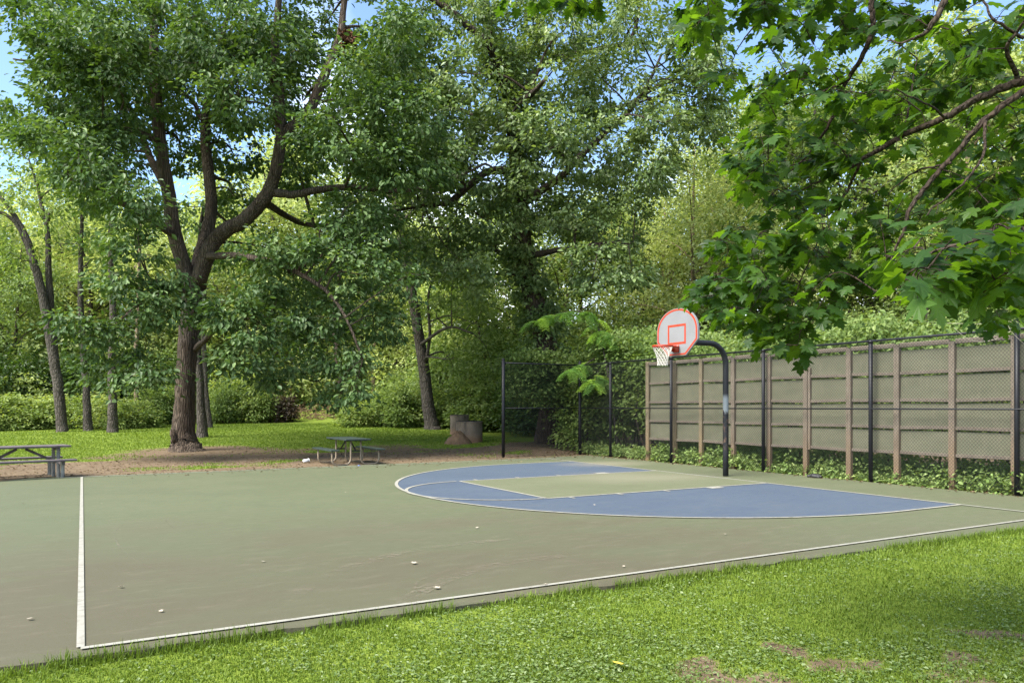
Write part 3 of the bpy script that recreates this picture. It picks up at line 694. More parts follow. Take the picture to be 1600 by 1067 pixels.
# ------------------------------------------------------------------ small litter
def litter():
    n = 5200; X = np.concatenate([rng.uniform(-17, 2.5, 3000), rng.uniform(1.9, 3.2, 1500), rng.uniform(-12.5, 2, 700)]); Y = np.concatenate([7.7+np.abs(rng.normal(0, 4.5, 3000)), rng.uniform(-11, 10, 1500), rng.uniform(6.3, 7.6, 700)])
    k = (rng.random(n) < .15+dirt(X, Y)); X, Y = X[k], Y[k]; m = len(X); a = rng.random(m)*6.28; on = (X > XL) & (X < XR) & (Y < YF) & (Y > -7.5)
    V, F, r = place_leaves(np.column_stack([X, Y, np.where(on, .012, height(X, Y)+.02)]), np.column_stack([np.cos(a), np.sin(a), rng.normal(0, .15, m)]), ZV+rng.normal(0, .3, (m, 3)), .04+.05*rng.random(m), L6, rng.random(m))
    o = np_mesh('leaf_litter', V, [F], M['litter'], rnd=r); tag(o, 'brown dead leaves strewn over the dirt beside the court', 'leaf litter', kind='stuff')
litter()
def crumple(name, c, r, mat, label, cat, flat=.5, group=None):
    bm = bmesh.new(); bmesh.ops.create_icosphere(bm, subdivisions=2, radius=r)
    for v in bm.verts: v.co *= random.uniform(.7, 1.2); v.co.z *= flat
    me = bpy.data.meshes.new(name); bm.to_mesh(me); bm.free(); me.materials.append(mat); o = bpy.data.objects.new(name, me); COL.objects.link(o)
    o.location = c; o.rotation_euler = (0, 0, random.random()*6); return tag(o, label, cat, group)
p = G(474, 22.9)
cup = MB().tube([(0, 0, 0), (.09, 0, .004), (.18, .01, .01)], [.042, .047, .055], 14); cup.tube([(.176, .01, .01), (.186, .01, .01)], [.06, .06], 14)
o = cup.build('paper_cup', M['foil'], None, True); o.location = p+[0, 0, .06]; o.rotation_euler = (0, 0, .3); tag(o, 'white paper cup lying in the dirt left of the green picnic table', 'cup')
crumple('plastic_wrapper', G(561, 21.55)+[0, 0, .02], .06, M['blue_bag'], 'crumpled blue plastic wrapper on the dirt under the green picnic table', 'litter', .6)
def rag():
    e = MB(); 
    for s in (-1, 1):
        P = spline(np.array([(-.14, s*.07, .02), (-.05, s*.075, .035), (.06, s*.06, .04), (.15, s*.07, .03)]), 4); e.tube(P, [.03]*4+[.045]*5+[.03]*4, 8, flat=1, jit=.2)
        t = np.linspace(0, pi, 7); e.tube(np.column_stack([np.full(7, .05), s*.07+.045*np.cos(t), .04+.045*np.sin(t)]), .012, 6)
    o = e.build('sandals', M['rag'], None, True); q = gz(1273, 746); o.location = (q[0]-.0, q[1], .002); o.rotation_euler = (0, 0, 1.9); tag(o, 'black pair of rubber sandals lying on the court below the wooden wall', 'sandals')
rag()
lp = []
def dry_leaf(u, v, s, first=[None]):
    q = gz(u, v)
    if not lp:
        me = []
        T, F = LM; V = T.copy(); V[:, 2] = .35*np.abs(V[:, 1])**1.2+.25*(V[:, 0]-.4)**2+.05*rng.random(len(V))
        o = np_mesh('dry_leaf', V, [np.array(F)], M['dry'])
    else:
        o = lp[0].copy(); COL.objects.link(o)
    o.location = (q[0], q[1], .016); s *= .62; o.scale = (s, s, s*random.uniform(.3, .8)); o.rotation_euler = (random.uniform(-.2, .2), random.uniform(-.2, .2), random.random()*6.3)
    tag(o, 'curled pale dry leaf lying on the bare court', 'leaf', 'dry leaves scattered on the court'); lp.append(o)
for u, v, s in ((186, 919, .075), (411, 879, .07), (250, 956, .06), (684, 921, .10), (855, 915, .06), (973, 886, .05), (50, 968, .07), (645, 882, .10), (35, 788, .06), (160, 788, .06), (1135, 836, .06), (930, 790, .06), (540, 770, .06), (746, 826, .07)):
    dry_leaf(u, v, s)

# ================================================================== TREES
PXM = lambda d: FPX/d
def limb(pts):   # (px, py, depth, radius m)
    return np.array([[*W(a, b, d), r] for a, b, d, r in pts])
def clump(px, py, rp, d, cnt, zf=.75, df=1.0):
    r = rp*d/FPX; return (W(px, py, d), (r, r*df, r*zf), cnt)

# ---- the big forked oak on the left
def oak():
    d = 27.6; b = G(291, d)
    B = np.array([*b, .62]); 
    root = [[*(b+[0, 0, -.3]), .80], [*(b+[0, 0, .0]), .60], [*(b+[0, 0, .25]), .48], [*(b+[0, 0, .6]), .41], *limb([(293, 620, d, .345), (296, 540, d, .325), (301, 480, d, .33), (304, 440, d, .36)])]
    L = [np.array(root),
         limb([(300, 452, d, .30), (285, 410, d-.2, .26), (270, 350, d-.6, .24), (258, 280, d-.8, .22), (246, 210, d-1, .2), (240, 120, d-1, .18), (238, 40, d-.5, .13), (245, -60, d, .08)]),
         limb([(306, 448, d, .34), (312, 400, d+.4, .26), (328, 330, d+.8, .22), (324, 260, d+1.2, .20), (318, 190, d+1.5, .17), (332, 110, d+2, .12), (350, 40, d+2, .09), (372, -30, d+2, .06)]),
         limb([(308, 440, d, .30), (335, 375, d-.3, .27), (378, 345, d-.6, .25), (412, 310, d-.8, .235), (428, 262, d-1, .21), (436, 210, d-1, .19), (432, 130, d-1.2, .18), (428, 60, d-1.5, .13), (440, -40, d-2, .09)]),
         limb([(436, 225, d-1, .22), (462, 195, d-1, .20), (490, 165, d-.6, .18), (512, 110, d-.4, .16), (532, 60, d-.2, .13), (538, 0, d, .10), (560, -70, d, .06)]),
         limb([(425, 300, d-.8, .17), (455, 305, d-.9, .13), (500, 298, d-.8, .12), (560, 294, d-.6, .10), (620, 300, d-.4, .08), (690, 288, d, .06), (760, 255, d, .03)]),
         limb([(262, 300, d-.7, .14), (235, 245, d+1, .13), (205, 175, d+2, .10), (150, 130, d+2, .07), (90, 105, d+1.5, .05), (20, 95, d+1, .03)]),
         limb([(246, 220, d-1, .13), (212, 205, d-1.8, .10), (150, 190, d-2.6, .06), (90, 210, d-3, .015)]),
         limb([(300, 470, d, .12), (285, 455, d-1.8, .10), (250, 460, d-3.4, .07), (200, 490, d-4.0, .04), (150, 540, d-4.2, .012)]),
         limb([(306, 545, d, .11), (322, 530, d-1.4, .09), (350, 505, d-3.2, .06), (395, 500, d-4.2, .03), (430, 520, d-4.3, .01)]),
         limb([(322, 400, d-.2, .13), (380, 400, d-2.4, .10), (450, 420, d-3.5, .08), (520, 470, d-4, .05), (560, 560, d-4, .03)]),
         limb([(412, 315, d-.8, .13), (470, 350, d+2.4, .10), (540, 360, d+3.5, .08), (600, 420, d+3.6, .05)]),
         limb([(275, 370, d-.6, .12), (215, 330, d-2.5, .09), (150, 290, d-3.4, .06), (110, 280, d-3.6, .03)]),
         limb([(318, 190, d+1.5, .1), (290, 150, d+4, .08), (240, 110, d+6, .05)]), limb([(432, 140, d-1.2, .1), (405, 90, d-2, .06), (385, 40, d-2.8, .015)])]
    C = []
    def add(lst, dd, cnt):
        for (x, y, r) in lst: C.append(clump(x, y, r, d+dd+random.uniform(-1, 1), max(4, int(cnt*(r/60)**2)), .72, 1.1))
    top = [(60, 30, 55), (150, 55, 75), (250, 55, 80), (345, 40, 75), (425, 60, 65), (505, 40, 60), (110, 135, 60), (190, 145, 85), (280, 140, 75), (385, 150, 70), (480, 150, 60), (45, 195, 45), (95, 225, 60), (175, 235, 70), (290, 235, 45), (365, 235, 55), (470, 260, 50), (530, 215, 70), (150, 300, 40), (370, 300, 35), (560, 330, 55), (620, 250, 60), (560, 120, 60), (620, 60, 60), (600, 170, 55), (660, 180, 50), (590, 240, 50), (680, 250, 45)]
    lim = [(258, 280), (246, 215), (328, 300), (320, 230), (412, 310), (430, 250), (436, 190), (434, 120), (490, 165), (520, 90), (535, 40), (240, 150), (350, 360)]
    add([t for t in top if min(math.hypot(t[0]-a, t[1]-c_) for a, c_ in lim) > 48], -3.2, 21); far_ = [t for t in top if min(math.hypot(t[0]-a, t[1]-c_) for a, c_ in lim) > 48]; near_ = [t for t in top if t not in far_]
    add(far_, 1.0, 16); add(near_, 2.6, 17); add([(150, 95, 45), (90, 95, 40), (200, 60, 45), (300, 95, 40), (385, 55, 40), (470, 90, 35)], -1.8, 15); add(top, 3.8, 14)
    add([(80, -70, 90), (220, -70, 90), (360, -80, 100), (500, -80, 90), (280, -180, 120), (430, -190, 110)], 0, 11)
    low = [(130, 260, 45), (205, 310, 45), (220, 385, 38), (190, 440, 42), (255, 430, 30), (300, 478, 34), (245, 488, 44), (360, 482, 46), (185, 535, 48), (240, 575, 34), (135, 520, 36), (400, 510, 36), (385, 560, 30), (100, 500, 25), (345, 560, 22), (200, 590, 26), (155, 575, 28)]
    add(low, -4.3, 24)
    rt = [(420, 395, 50), (455, 440, 58), (500, 500, 58), (460, 560, 40), (535, 555, 42), (560, 420, 58), (595, 500, 44), (520, 615, 26), (590, 360, 55), (510, 360, 45), (420, 590, 26), (555, 610, 22), (440, 500, 40), (480, 400, 40), (640, 440, 35)]
    add(rt, -3.4, 20); add(rt[:10], 2.2, 15); add([(210, 350, 45), (150, 350, 40), (360, 350, 40), (250, 330, 30)], 2.5, 9)
    e = tree('oak_tree', 'large spreading oak with forked brown trunk standing in bare dirt left of the court', b, L, C, M['leaf_oak'], M['bark_oak'], n=52, R=.45, S=.18, sides=16, r0=.02)
    k = MB().tube([b+[-.30, -.12, .30], b+[-.46, -.14, .62], b+[-.50, -.15, .78]], [.16, .12, .07], 8, jit=.3).build('burl', M['bark_oak'], e, True, b); 
    return e
oak()
# dead leaf nest lodged in the oak
def nest():
    c = W(544, 64, 27.2); n = 420; b = ball(n, shell=.2)*[.34, .34, .42]
    V, F, r = place_leaves(c+b, rng.normal(0, 1, (n, 3))-[0, 0, .6], rng.normal(0, 1, (n, 3)), .16*(.6+.8*rng.random(n)), L6, rng.random(n))
    o = np_mesh('leaf_nest', V, [F], M['nest'], local=c); o.location = c; tag(o, 'brown clump of dead leaves lodged high on the right limb of the forked oak', 'nest')
nest()

# ---- the tall ivy clad tree behind the fence corner
def ivy_tree():
    d = 31.5; b = G(862, d)
    L = [np.array([[*(b+[0, 0, -.2]), .85], [*(b+[0, 0, .3]), .72], *limb([(866, 620, d, .60), (856, 540, d, .48), (838, 470, d, .42), (822, 400, d, .38), (815, 310, d, .34), (808, 220, d, .30), (795, 130, d, .26), (775, 60, d, .2), (760, -40, d, .13)])]),
         limb([(812, 270, d, .2), (760, 268, d-1, .15), (705, 310, d-2, .12), (660, 322, d-2.5, .07), (600, 330, d-3, .04)]),
         limb([(798, 140, d, .2), (760, 70, d-1, .17), (715, 28, d-1.4, .15), (660, -10, d-1.6, .12), (600, -60, d-2, .07)]),
         limb([(815, 320, d, .18), (870, 280, d-1.5, .14), (930, 220, d-2, .11), (990, 160, d-2, .08), (1030, 80, d-1, .05)]),
         limb([(803, 170, d, .18), (850, 100, d+1, .14), (930, 80, d+2, .11), (985, 60, d+2, .08), (1005, -20, d+2, .05)]),
         limb([(810, 240, d, .16), (900, 190, d+3, .12), (990, 160, d+4, .09), (1060, 110, d+4, .05)]),
         limb([(822, 400, d, .15), (880, 390, d-2, .10), (940, 380, d-3, .07), (990, 380, d-3, .04)]),
         limb([(826, 420, d, .14), (770, 390, d+2, .10), (720, 360, d+3, .07), (660, 350, d+3, .04)]),
         limb([(806, 210, d, .15), (740, 180, d+3, .11), (680, 160, d+4, .08), (620, 130, d+4, .05)]),
         limb([(800, 160, d, .13), (830, 150, d-3, .1), (850, 130, d-5, .06)])]
    C = []
    def add(lst, dd, cnt):
        for (x, y, r) in lst: C.append(clump(x, y, r, d+dd+random.uniform(-1, 1), max(4, int(cnt*(r/60)**2)), .8, 1.0))
    fr = [(655, 95, 65), (725, 110, 60), (690, 190, 70), (610, 100, 55), (650, 270, 62), (735, 255, 55), (800, 180, 60), (870, 110, 75), (955, 130, 70), (1035, 180, 50), (1085, 130, 50), (850, 220, 70), (930, 225, 75), (1005, 255, 60), (895, 320, 68), (965, 345, 62), (930, 415, 50), (985, 420, 35), (760, 340, 58), (700, 380, 58), (735, 430, 48), (880, 30, 60), (800, 40, 60), (1090, 205, 45), (990, 35, 50), (730, 20, 60), (800, 300, 50), (640, 400, 40), (1120, 160, 35), (1075, 60, 50), (1120, 100, 40)]
    add(fr, -3.0, 15); add(fr, .8, 12); add(fr, 3.8, 10)
    add([(700, -60, 90), (850, -70, 100), (1000, -60, 80), (800, -160, 120), (620, -20, 70)], 0, 9)
    # ivy hugging the trunk
    tr = spline(L[0][1:, :], 6); idx = rng.integers(6, len(tr)-6, 230); a = rng.random(230)*2*pi
    cc = tr[idx, :3]+np.column_stack([np.cos(a), np.sin(a), rng.normal(0, .2, 230)])*(tr[idx, 3:4]+.12)
    for q in cc: C.append((q, (.05, .05, .05), 1))
    tree('tall_tree', 'tall ivy clad tree with dark trunk and silvery green crown behind the fence corner', b, L, C, M['leaf_ivy'], M['bark_dark'], n=60, R=.50, S=.185, sides=14, r0=.018)
ivy_tree()

# ---- leaning grey tree in the middle
def lean_tree():
    d = 40.5; b = G(677, d)
    L = [np.array([[*(b+[0, 0, -.2]), .58], [*(b+[0, 0, .25]), .42], *limb([(671, 630, d, .34), (662, 570, d, .31), (650, 500, d, .28), (640, 440, d, .26), (630, 390, d, .23), (618, 320, d, .24), (612, 240, d, .18), (615, 160, d, .1)])]),
         limb([(664, 575, d, .10), (672, 520, d-.5, .08), (670, 460, d-.8, .06), (690, 400, d-1, .04)]), limb([(625, 350, d, .15), (670, 310, d-2, .1), (720, 290, d-3, .06)]), limb([(618, 320, d, .15), (570, 270, d+2, .1), (530, 250, d+3, .06)]), limb([(632, 400, d, .12), (600, 385, d-2, .07), (570, 400, d-3, .04)]),
         limb([(655, 540, d, .1), (700, 510, d-2, .07), (740, 520, d-3, .04)])]
    C = []
    for (x, y, r) in ((610, 330, 60), (660, 340, 55), (560, 320, 55), (700, 300, 60), (640, 260, 60), (580, 250, 60), (690, 390, 45), (600, 420, 40), (710, 450, 40), (560, 410, 35), (740, 500, 40), (700, 560, 32), (760, 560, 36), (670, 480, 22)):
        for dd in (-2.5, 1.5): C.append(clump(x, y, r, d+dd, int(11*(r/60)**2)+3, .8))
    tree('leaning_tree', 'grey trunked tree leaning left between the round shrubs and the concrete rings', b, L, C, M['leaf_mid'], M['bark_grey'], n=40, R=.7, S=.2)
lean_tree()

# ---- trunks standing along the back of the lawn
def slim(name, label, px, d, pts, bark, leaf, crown, forks=(), r=.3, S=.22, n=36, group=None):
    b = G(px, d); pts = [(a_, b_, c_, e_*.72) for a_, b_, c_, e_ in pts]; forks = [[(a_, b_, c_, e_*.8) for a_, b_, c_, e_ in f] for f in forks]; r *= .75
    L = [np.vstack([[[*(b+[0, 0, -.2]), r*1.7], [*(b+[0, 0, .3]), r*1.25]], limb(pts)])]+[limb(f) for f in forks]
    C = [clump(x, y, rr, d+dd, c) for x, y, rr, dd, c in crown]
    return tree(name, label, b, L, C, M[leaf], M[bark], n=n, R=.8, S=S, sides=10, group=group)
d = 38.5
slim('tall_tree', 'tall grey trunk forking high up, leftmost trunk along the back of the lawn', 97, d, [(92, 600, d, .36), (80, 520, d, .33), (66, 450, d, .30), (50, 400, d, .27), (38, 365, d, .22), (10, 320, d, .15), (-30, 290, d, .1)], 'bark_grey', 'leaf_mid',
     [(20, 290, 50, 0, 8), (60, 270, 50, 1, 8), (100, 300, 45, 0, 7), (-20, 340, 50, -1, 8), (60, 330, 35, -2, 6), (10, 240, 50, 1, 8), (30, 400, 30, -1, 4), (80, 220, 50, 0, 8)],
     [[(86, 560, d, .24), (80, 480, d+.2, .22), (78, 420, d+.3, .19), (76, 360, d+.4, .15), (62, 300, d+.4, .10), (45, 250, d, .05)], [(50, 400, d, .14), (20, 345, d-.4, .12), (-20, 330, d-.6, .07)]])
d = 39
slim('slender_tree', 'slender brown trunk in front of the hedge, second from the left along the lawn', 138, d, [(136, 610, d, .25), (132, 560, d, .23), (128, 500, d, .21), (126, 430, d, .18), (128, 340, d, .12), (124, 260, d, .06)], 'bark_grey', 'leaf_mid',
     [(120, 300, 50, 0, 9), (150, 330, 45, -1, 8), (100, 380, 40, 1, 7), (150, 410, 35, 0, 5), (130, 240, 50, 0, 9)], r=.25)
d = 38
slim('slender_tree', 'straight brown trunk hidden above by hanging oak leaves, third from the left along the lawn', 177, d, [(178, 610, d, .27), (178, 560, d, .25), (179, 480, d, .22), (176, 400, d, .18), (180, 300, d, .12), (184, 230, d, .06)], 'bark_grey', 'leaf_mid',
     [(180, 300, 45, 0, 8), (210, 350, 40, 0, 7), (160, 380, 35, 1, 6), (180, 230, 45, 0, 8)], r=.28)
d = 45
slim('slender_tree', 'thin pale tan trunk standing behind the shrubs left of the oak', 214, d, [(214, 600, d, .2), (213, 560, d, .18), (216, 490, d, .15), (218, 400, d, .12), (222, 320, d, .06)], 'bark_pale', 'leaf_pale', [(215, 350, 40, 0, 7), (240, 400, 35, 0, 6), (200, 420, 35, 1, 5)], r=.2)
d = 34.5
slim('slender_tree', 'dark trunk close behind the right side of the forked oak', 316, d, [(314, 610, d, .24), (311, 560, d, .22), (308, 480, d, .2), (312, 400, d, .16), (320, 320, d, .1)], 'bark_grey', 'leaf_oak', [(320, 330, 40, 0, 6), (340, 390, 35, 0, 5)], r=.27)
d = 42
slim('slender_tree', 'thin brown trunk just right of and farther back than the forked oak', 328, d, [(326, 620, d, .19), (324, 570, d, .18), (322, 500, d, .16), (326, 420, d, .12), (330, 360, d, .06)], 'bark_grey', 'leaf_mid', [(330, 400, 40, 0, 6), (350, 450, 35, 0, 5), (320, 340, 40, 0, 6)], r=.2)
d = 56
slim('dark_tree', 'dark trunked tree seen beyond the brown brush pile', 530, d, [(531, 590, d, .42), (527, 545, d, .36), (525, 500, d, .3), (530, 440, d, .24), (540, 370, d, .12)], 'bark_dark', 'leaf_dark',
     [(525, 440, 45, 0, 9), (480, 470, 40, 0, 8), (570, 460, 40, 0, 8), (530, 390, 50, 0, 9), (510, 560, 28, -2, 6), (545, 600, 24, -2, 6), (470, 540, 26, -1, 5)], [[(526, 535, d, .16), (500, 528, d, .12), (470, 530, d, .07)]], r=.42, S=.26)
d = 60
slim('pale_tree', 'pale brown trunk beyond the lawn left of the leaning tree', 584, d, [(585, 600, d, .3), (586, 570, d, .26), (590, 520, d, .22), (596, 450, d, .16)], 'bark_pale', 'leaf_pale', [(600, 470, 40, 0, 8), (570, 430, 40, 0, 8), (630, 480, 35, 0, 6)], r=.3, S=.26)
d = 58
slim('dark_tree', 'double dark stump like trunk beyond the round shrubs', 562, d, [(562, 610, d, .32), (563, 580, d, .28), (566, 540, d, .22), (570, 480, d, .12)], 'bark_dark', 'leaf_mid', [(570, 500, 34, 0, 7), (545, 520, 26, 0, 5)], [[(558, 625, d, .26), (556, 590, d, .2), (552, 540, d, .12)]], r=.3, S=.26)

# ---- generic trees and shrubs of the woods
def proto_tree(name, label, H, spread, leaf, bark, ncl, n, S, group, low=.25, seed=1, lean=0.0):
    g = np.random.default_rng(seed); e = empty(name, (0, 0, -500), label, 'tree', group)
    mb = MB(); T = np.array([[0, 0, -.4, .26*H/16], [0, 0, .5, .2*H/16], [lean*.1*H+g.normal(0, .2), g.normal(0, .2), .3*H, .17*H/16], [lean*.2*H+g.normal(0, .4), g.normal(0, .4), .6*H, .11*H/16], [lean*.3*H+g.normal(0, .5), g.normal(0, .5), .95*H, .03]])
    P = spline(T, 6); mb.tube(P[:, :3], P[:, 3], 9, jit=.15); LP = [P]
    Cs = []; Os = []
    for k in range(15):
        t = low+(.95-low)*(k+g.random())/15; i = int(t*(len(P)-1)); a = P[i]; ang = k*2.4+g.normal(0, .4)
        prof = spread*(.55+.75*sin(pi*min(1, (t-low*.7)/(1-low*.7))**.8)); Lg = prof*(.7+.5*g.random())
        tip = a[:3]+np.array([cos(ang)*Lg, sin(ang)*Lg, Lg*(.25+.5*t)]); mid = (a[:3]+tip)/2+[0, 0, .12*Lg]
        Q = spline(np.array([[*a[:3], a[3]*.5], [*mid, a[3]*.3], [*tip, .015]]), 4); mb.tube(Q[:, :3], Q[:, 3], 6, cap=False); LP.append(Q)
        m = max(2, ncl//15)
        f = .35+.75*g.random((m, 1)); c = a[:3]+(tip-a[:3])*f+g.normal(0, 1, (m, 3))*[.30*Lg, .30*Lg, .22*Lg]
        Cs.append(c); Os.append(unit(c-a[:3]))
    C = np.vstack(Cs); O = np.vstack(Os); twigs(mb, np.vstack(LP), C, g, r0=.02, every=2, sides=3)
    mb.build('trunk', bark, e, True)
    V, F, r = spray(C, O, n, .85*(.7+.6*g.random(len(C))), S, L6 if S < .3 else L4, .5, g=g)
    np_mesh('crown', V, [F], leaf, e, r)
    return e
GA = 'pale trees of the sunlit woods beyond the lawn'; GB = 'tall trees of the woods rising behind the wooden wall'; GC = 'dark trees deep in the woods beyond the lawn'
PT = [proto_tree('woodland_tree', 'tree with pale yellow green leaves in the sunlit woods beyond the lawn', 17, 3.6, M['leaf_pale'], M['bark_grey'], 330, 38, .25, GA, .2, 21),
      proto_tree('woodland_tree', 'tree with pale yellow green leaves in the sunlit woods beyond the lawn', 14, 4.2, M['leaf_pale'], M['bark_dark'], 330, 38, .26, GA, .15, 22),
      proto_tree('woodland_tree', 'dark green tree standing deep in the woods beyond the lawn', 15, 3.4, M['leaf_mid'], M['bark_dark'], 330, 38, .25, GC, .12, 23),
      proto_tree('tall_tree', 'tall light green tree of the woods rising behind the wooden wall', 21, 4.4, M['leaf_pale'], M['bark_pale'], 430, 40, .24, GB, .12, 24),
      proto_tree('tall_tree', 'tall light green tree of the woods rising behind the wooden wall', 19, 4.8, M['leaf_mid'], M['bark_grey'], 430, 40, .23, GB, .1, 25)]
used = {}
def put(k, px, d, sc=1.0, label=None):
    loc = G(px, d); rz = random.random()*6.28
    if k not in used:
        o = PT[k]; o.location = loc; o.rotation_euler = (0, 0, rz); o.scale = (sc,)*3; used[k] = 1
    else: o = dup(PT[k], loc, rz, sc)
    return o
for px, d, k, s in ((-60, 52, 2, 1.0), (-10, 58, 0, 1.0), (40, 62, 1, 1.05), (20, 50, 2, .8), (90, 60, 0, 1.0), (140, 56, 1, 1.15), (190, 62, 0, 1.0), (235, 58, 1, 1.0), (275, 66, 2, 1.0), (310, 60, 0, 1.0), (355, 64, 1, 1.0), (400, 70, 0, 1.0), (430, 95, 1, 1.0), (405, 62, 0, 1.35), (445, 70, 1, 1.75), (480, 66, 0, 1.4), (585, 68, 1, 1.1), (620, 62, 0, 1.1), (60, 66, 0, 1.25), (165, 70, 0, 1.25), (380, 85, 0, 1.1),
                    (500, 100, 1, 1.1), (560, 84, 1, .95), (610, 78, 0, .95), (650, 66, 1, 1.0), (690, 58, 0, .9), (730, 55, 1, .95), (780, 60, 0, 1.0), (640, 90, 0, 1.2), (470, 110, 0, 1.2), (540, 112, 2, 1.2), (-120, 56, 0, 1.1), (-150, 66, 1, 1.2), (330, 82, 0, 1.2), (230, 80, 1, 1.2), (120, 82, 0, 1.2), (0, 80, 1, 1.2),
                    (820, 50, 2, 1.0), (870, 46, 2, .95), (760, 46, 2, .75), (920, 50, 1, 1.0)):
    put(k, px, d, s)
for px, d, k, s in ((1000, 46, 4, .72), (1085, 40, 3, .72), (1130, 47, 3, .95), (1045, 44, 3, .66), (1010, 56, 3, .75), (960, 52, 3, .7), (1060, 50, 3, .66), (1105, 44, 3, .78), (1160, 50, 4, .85), (1210, 42, 4, .95), (1270, 38, 4, .95), (1330, 44, 4, 1.05), (1390, 36, 4, .95), (1440, 42, 4, 1.1), (1500, 34, 3, .85), (1560, 38, 4, 1.0), (1620, 33, 4, .95), (1690, 36, 4, 1.0), (1790, 34, 3, 1.0), (1250, 56, 4, 1.1), (1420, 56, 4, 1.2), (1580, 54, 3, 1.2), (1090, 58, 4, .8), (1340, 34, 4, .55), (1460, 30, 4, .5), (1240, 34, 3, .5), (1560, 29, 3, .5)):
    put(k, px, d, s)
# shrubs
def proto_shrub(name, label, r, h, leaf, ncl, n, S, group, seed):
    g = np.random.default_rng(seed); e = empty(name, (0, 0, 0), label, 'shrub', group); mb = MB(); LP = []
    for k in range(9):
        a = g.random()*6.28; t = np.array([[.15*r*cos(a), .15*r*sin(a), -.2, .035], [.4*r*cos(a), .4*r*sin(a), .4*h, .025], [.65*r*cos(a+.3), .65*r*sin(a+.3), .8*h, .01]]); P = spline(t, 4); mb.tube(P[:, :3], P[:, 3], 6, cap=False); LP.append(P)
    b = ball(ncl, g, .55); b[:, 2] = np.abs(b[:, 2]); C = b*[r, r, h*.92]+[0, 0, .06*h]; az = np.arctan2(b[:, 1], b[:, 0]); p1, p2 = g.random(2)*6.28; C *= (1+.20*np.sin(3*az+p1)+.14*np.sin(5*az+p2+3*b[:, 2])+.24*(g.random(len(C))-.5)+.28*(g.random(len(C)) < .09))[:, None]
    twigs(mb, np.vstack(LP), C, g, .012, 2, 3); mb.build('stems', M['bark_dark'], e, True)
    V, F, q = spray(C, b+[0, 0, .2], n, .34*(.7+.6*g.random(ncl))*max(1, r/1.5), S, L6, .45, g=g); np_mesh('foliage', V, [F], leaf, e, q)
    return e
GS = 'rounded shrubs of the hedge along the back of the lawn'; GU = 'understorey shrubs filling the shade of the woods'
s_b = proto_shrub('leafy_shrub', 'rounded light green shrub of the hedge along the left back of the lawn', 1.7, 1.9, M['leaf_bush'], 210, 40, .16, GS, 31)
first = [1]
for px, d, sc, zz in ((10, 40.5, .95, 1.0), (45, 41, 1.05, .85), (75, 42.5, 1.0, .95), (110, 42, .9, 1.05), (135, 43.5, 1.05, .95), (160, 42, .95, .95), (195, 41.5, .85, 1.0), (-35, 40, 1.2, 1.0), (-80, 41, 1.2, 1.0), (15, 45, 1.2, 1.3)):
    loc = G(px, d); zz *= .84
    if first: s_b.location = loc; s_b.scale = (sc, sc, sc*zz); first.clear()
    else: dup(s_b, loc, random.random()*6, (sc, sc, sc*zz))
dup(s_b, G(575, 44), 1.0, (1.15, 1.0, .72), 'low rounded yellow green shrub at the lawn edge left of the leaning tree', None)
s_d = proto_shrub('leafy_shrub', 'dark rounded shrub close beside the base of the leaning tree', 1.6, 2.2, M['leaf_mid'], 220, 42, .16, None, 32); s_d.location = G(628, 43)
dup(s_d, G(600, 45.5), 2, (.9, .9, .85), 'bright green arching shrub behind the low rounded one left of the leaning tree')
dup(s_d, G(655, 44.5), 3, (.9, .9, .9), 'shady shrub squeezed between the dark shrub and the leaning trunk')
dup(s_d, G(722, 42), 1, (1.1, 1.1, .9), 'shady leafy shrub right of the leaning tree behind the concrete rings')
dup(s_d, G(765, 40), 4, (1.2, 1.2, 1.1), 'dark shrub behind the left end post of the chain link fence')
dup(s_d, G(352, 46.5), 4, (.75, .75, .9), 'dark leafy shrub right of the thin trunk behind the oak')
dup(s_b, G(392, 48), 4, (1.1, 1.1, 1.35), 'tall pale shrub between the oak and the dark reddish shrub')
dup(s_b, G(370, 52), 2, (1.0, 1.0, 1.6), 'pale shrub rising behind the leafy shrubs right of the oak')
dup(s_b, G(405, 49), 1, (.55, .55, .3), 'small low yellow green plant left of the brown brush pile')
dup(s_d, G(545, 53), 1, (.8, .8, .55), 'dark low shrub right of the brown brush pile')
dup(s_d, G(240, 45), 2, (.9, .9, .9), 'dark shrub in the shade left of the oak trunk')
dup(s_d, G(265, 47), 5, (1.0, 1.0, .9), 'dark shrub directly behind the oak trunk')
s_r = proto_shrub('dark_shrub', 'dark reddish shrub left of the brown brush pile', 1.1, 2.0, M['leaf_red'], 110, 30, .15, None, 33); s_r.location = G(436, 48)
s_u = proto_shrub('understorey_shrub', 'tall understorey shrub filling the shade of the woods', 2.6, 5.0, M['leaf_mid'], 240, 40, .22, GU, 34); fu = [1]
s_k = proto_shrub('understorey_shrub', 'tall understorey shrub filling the shade of the woods', 2.4, 4.6, M['leaf_dark'], 240, 40, .22, GU, 35); fk = [1]
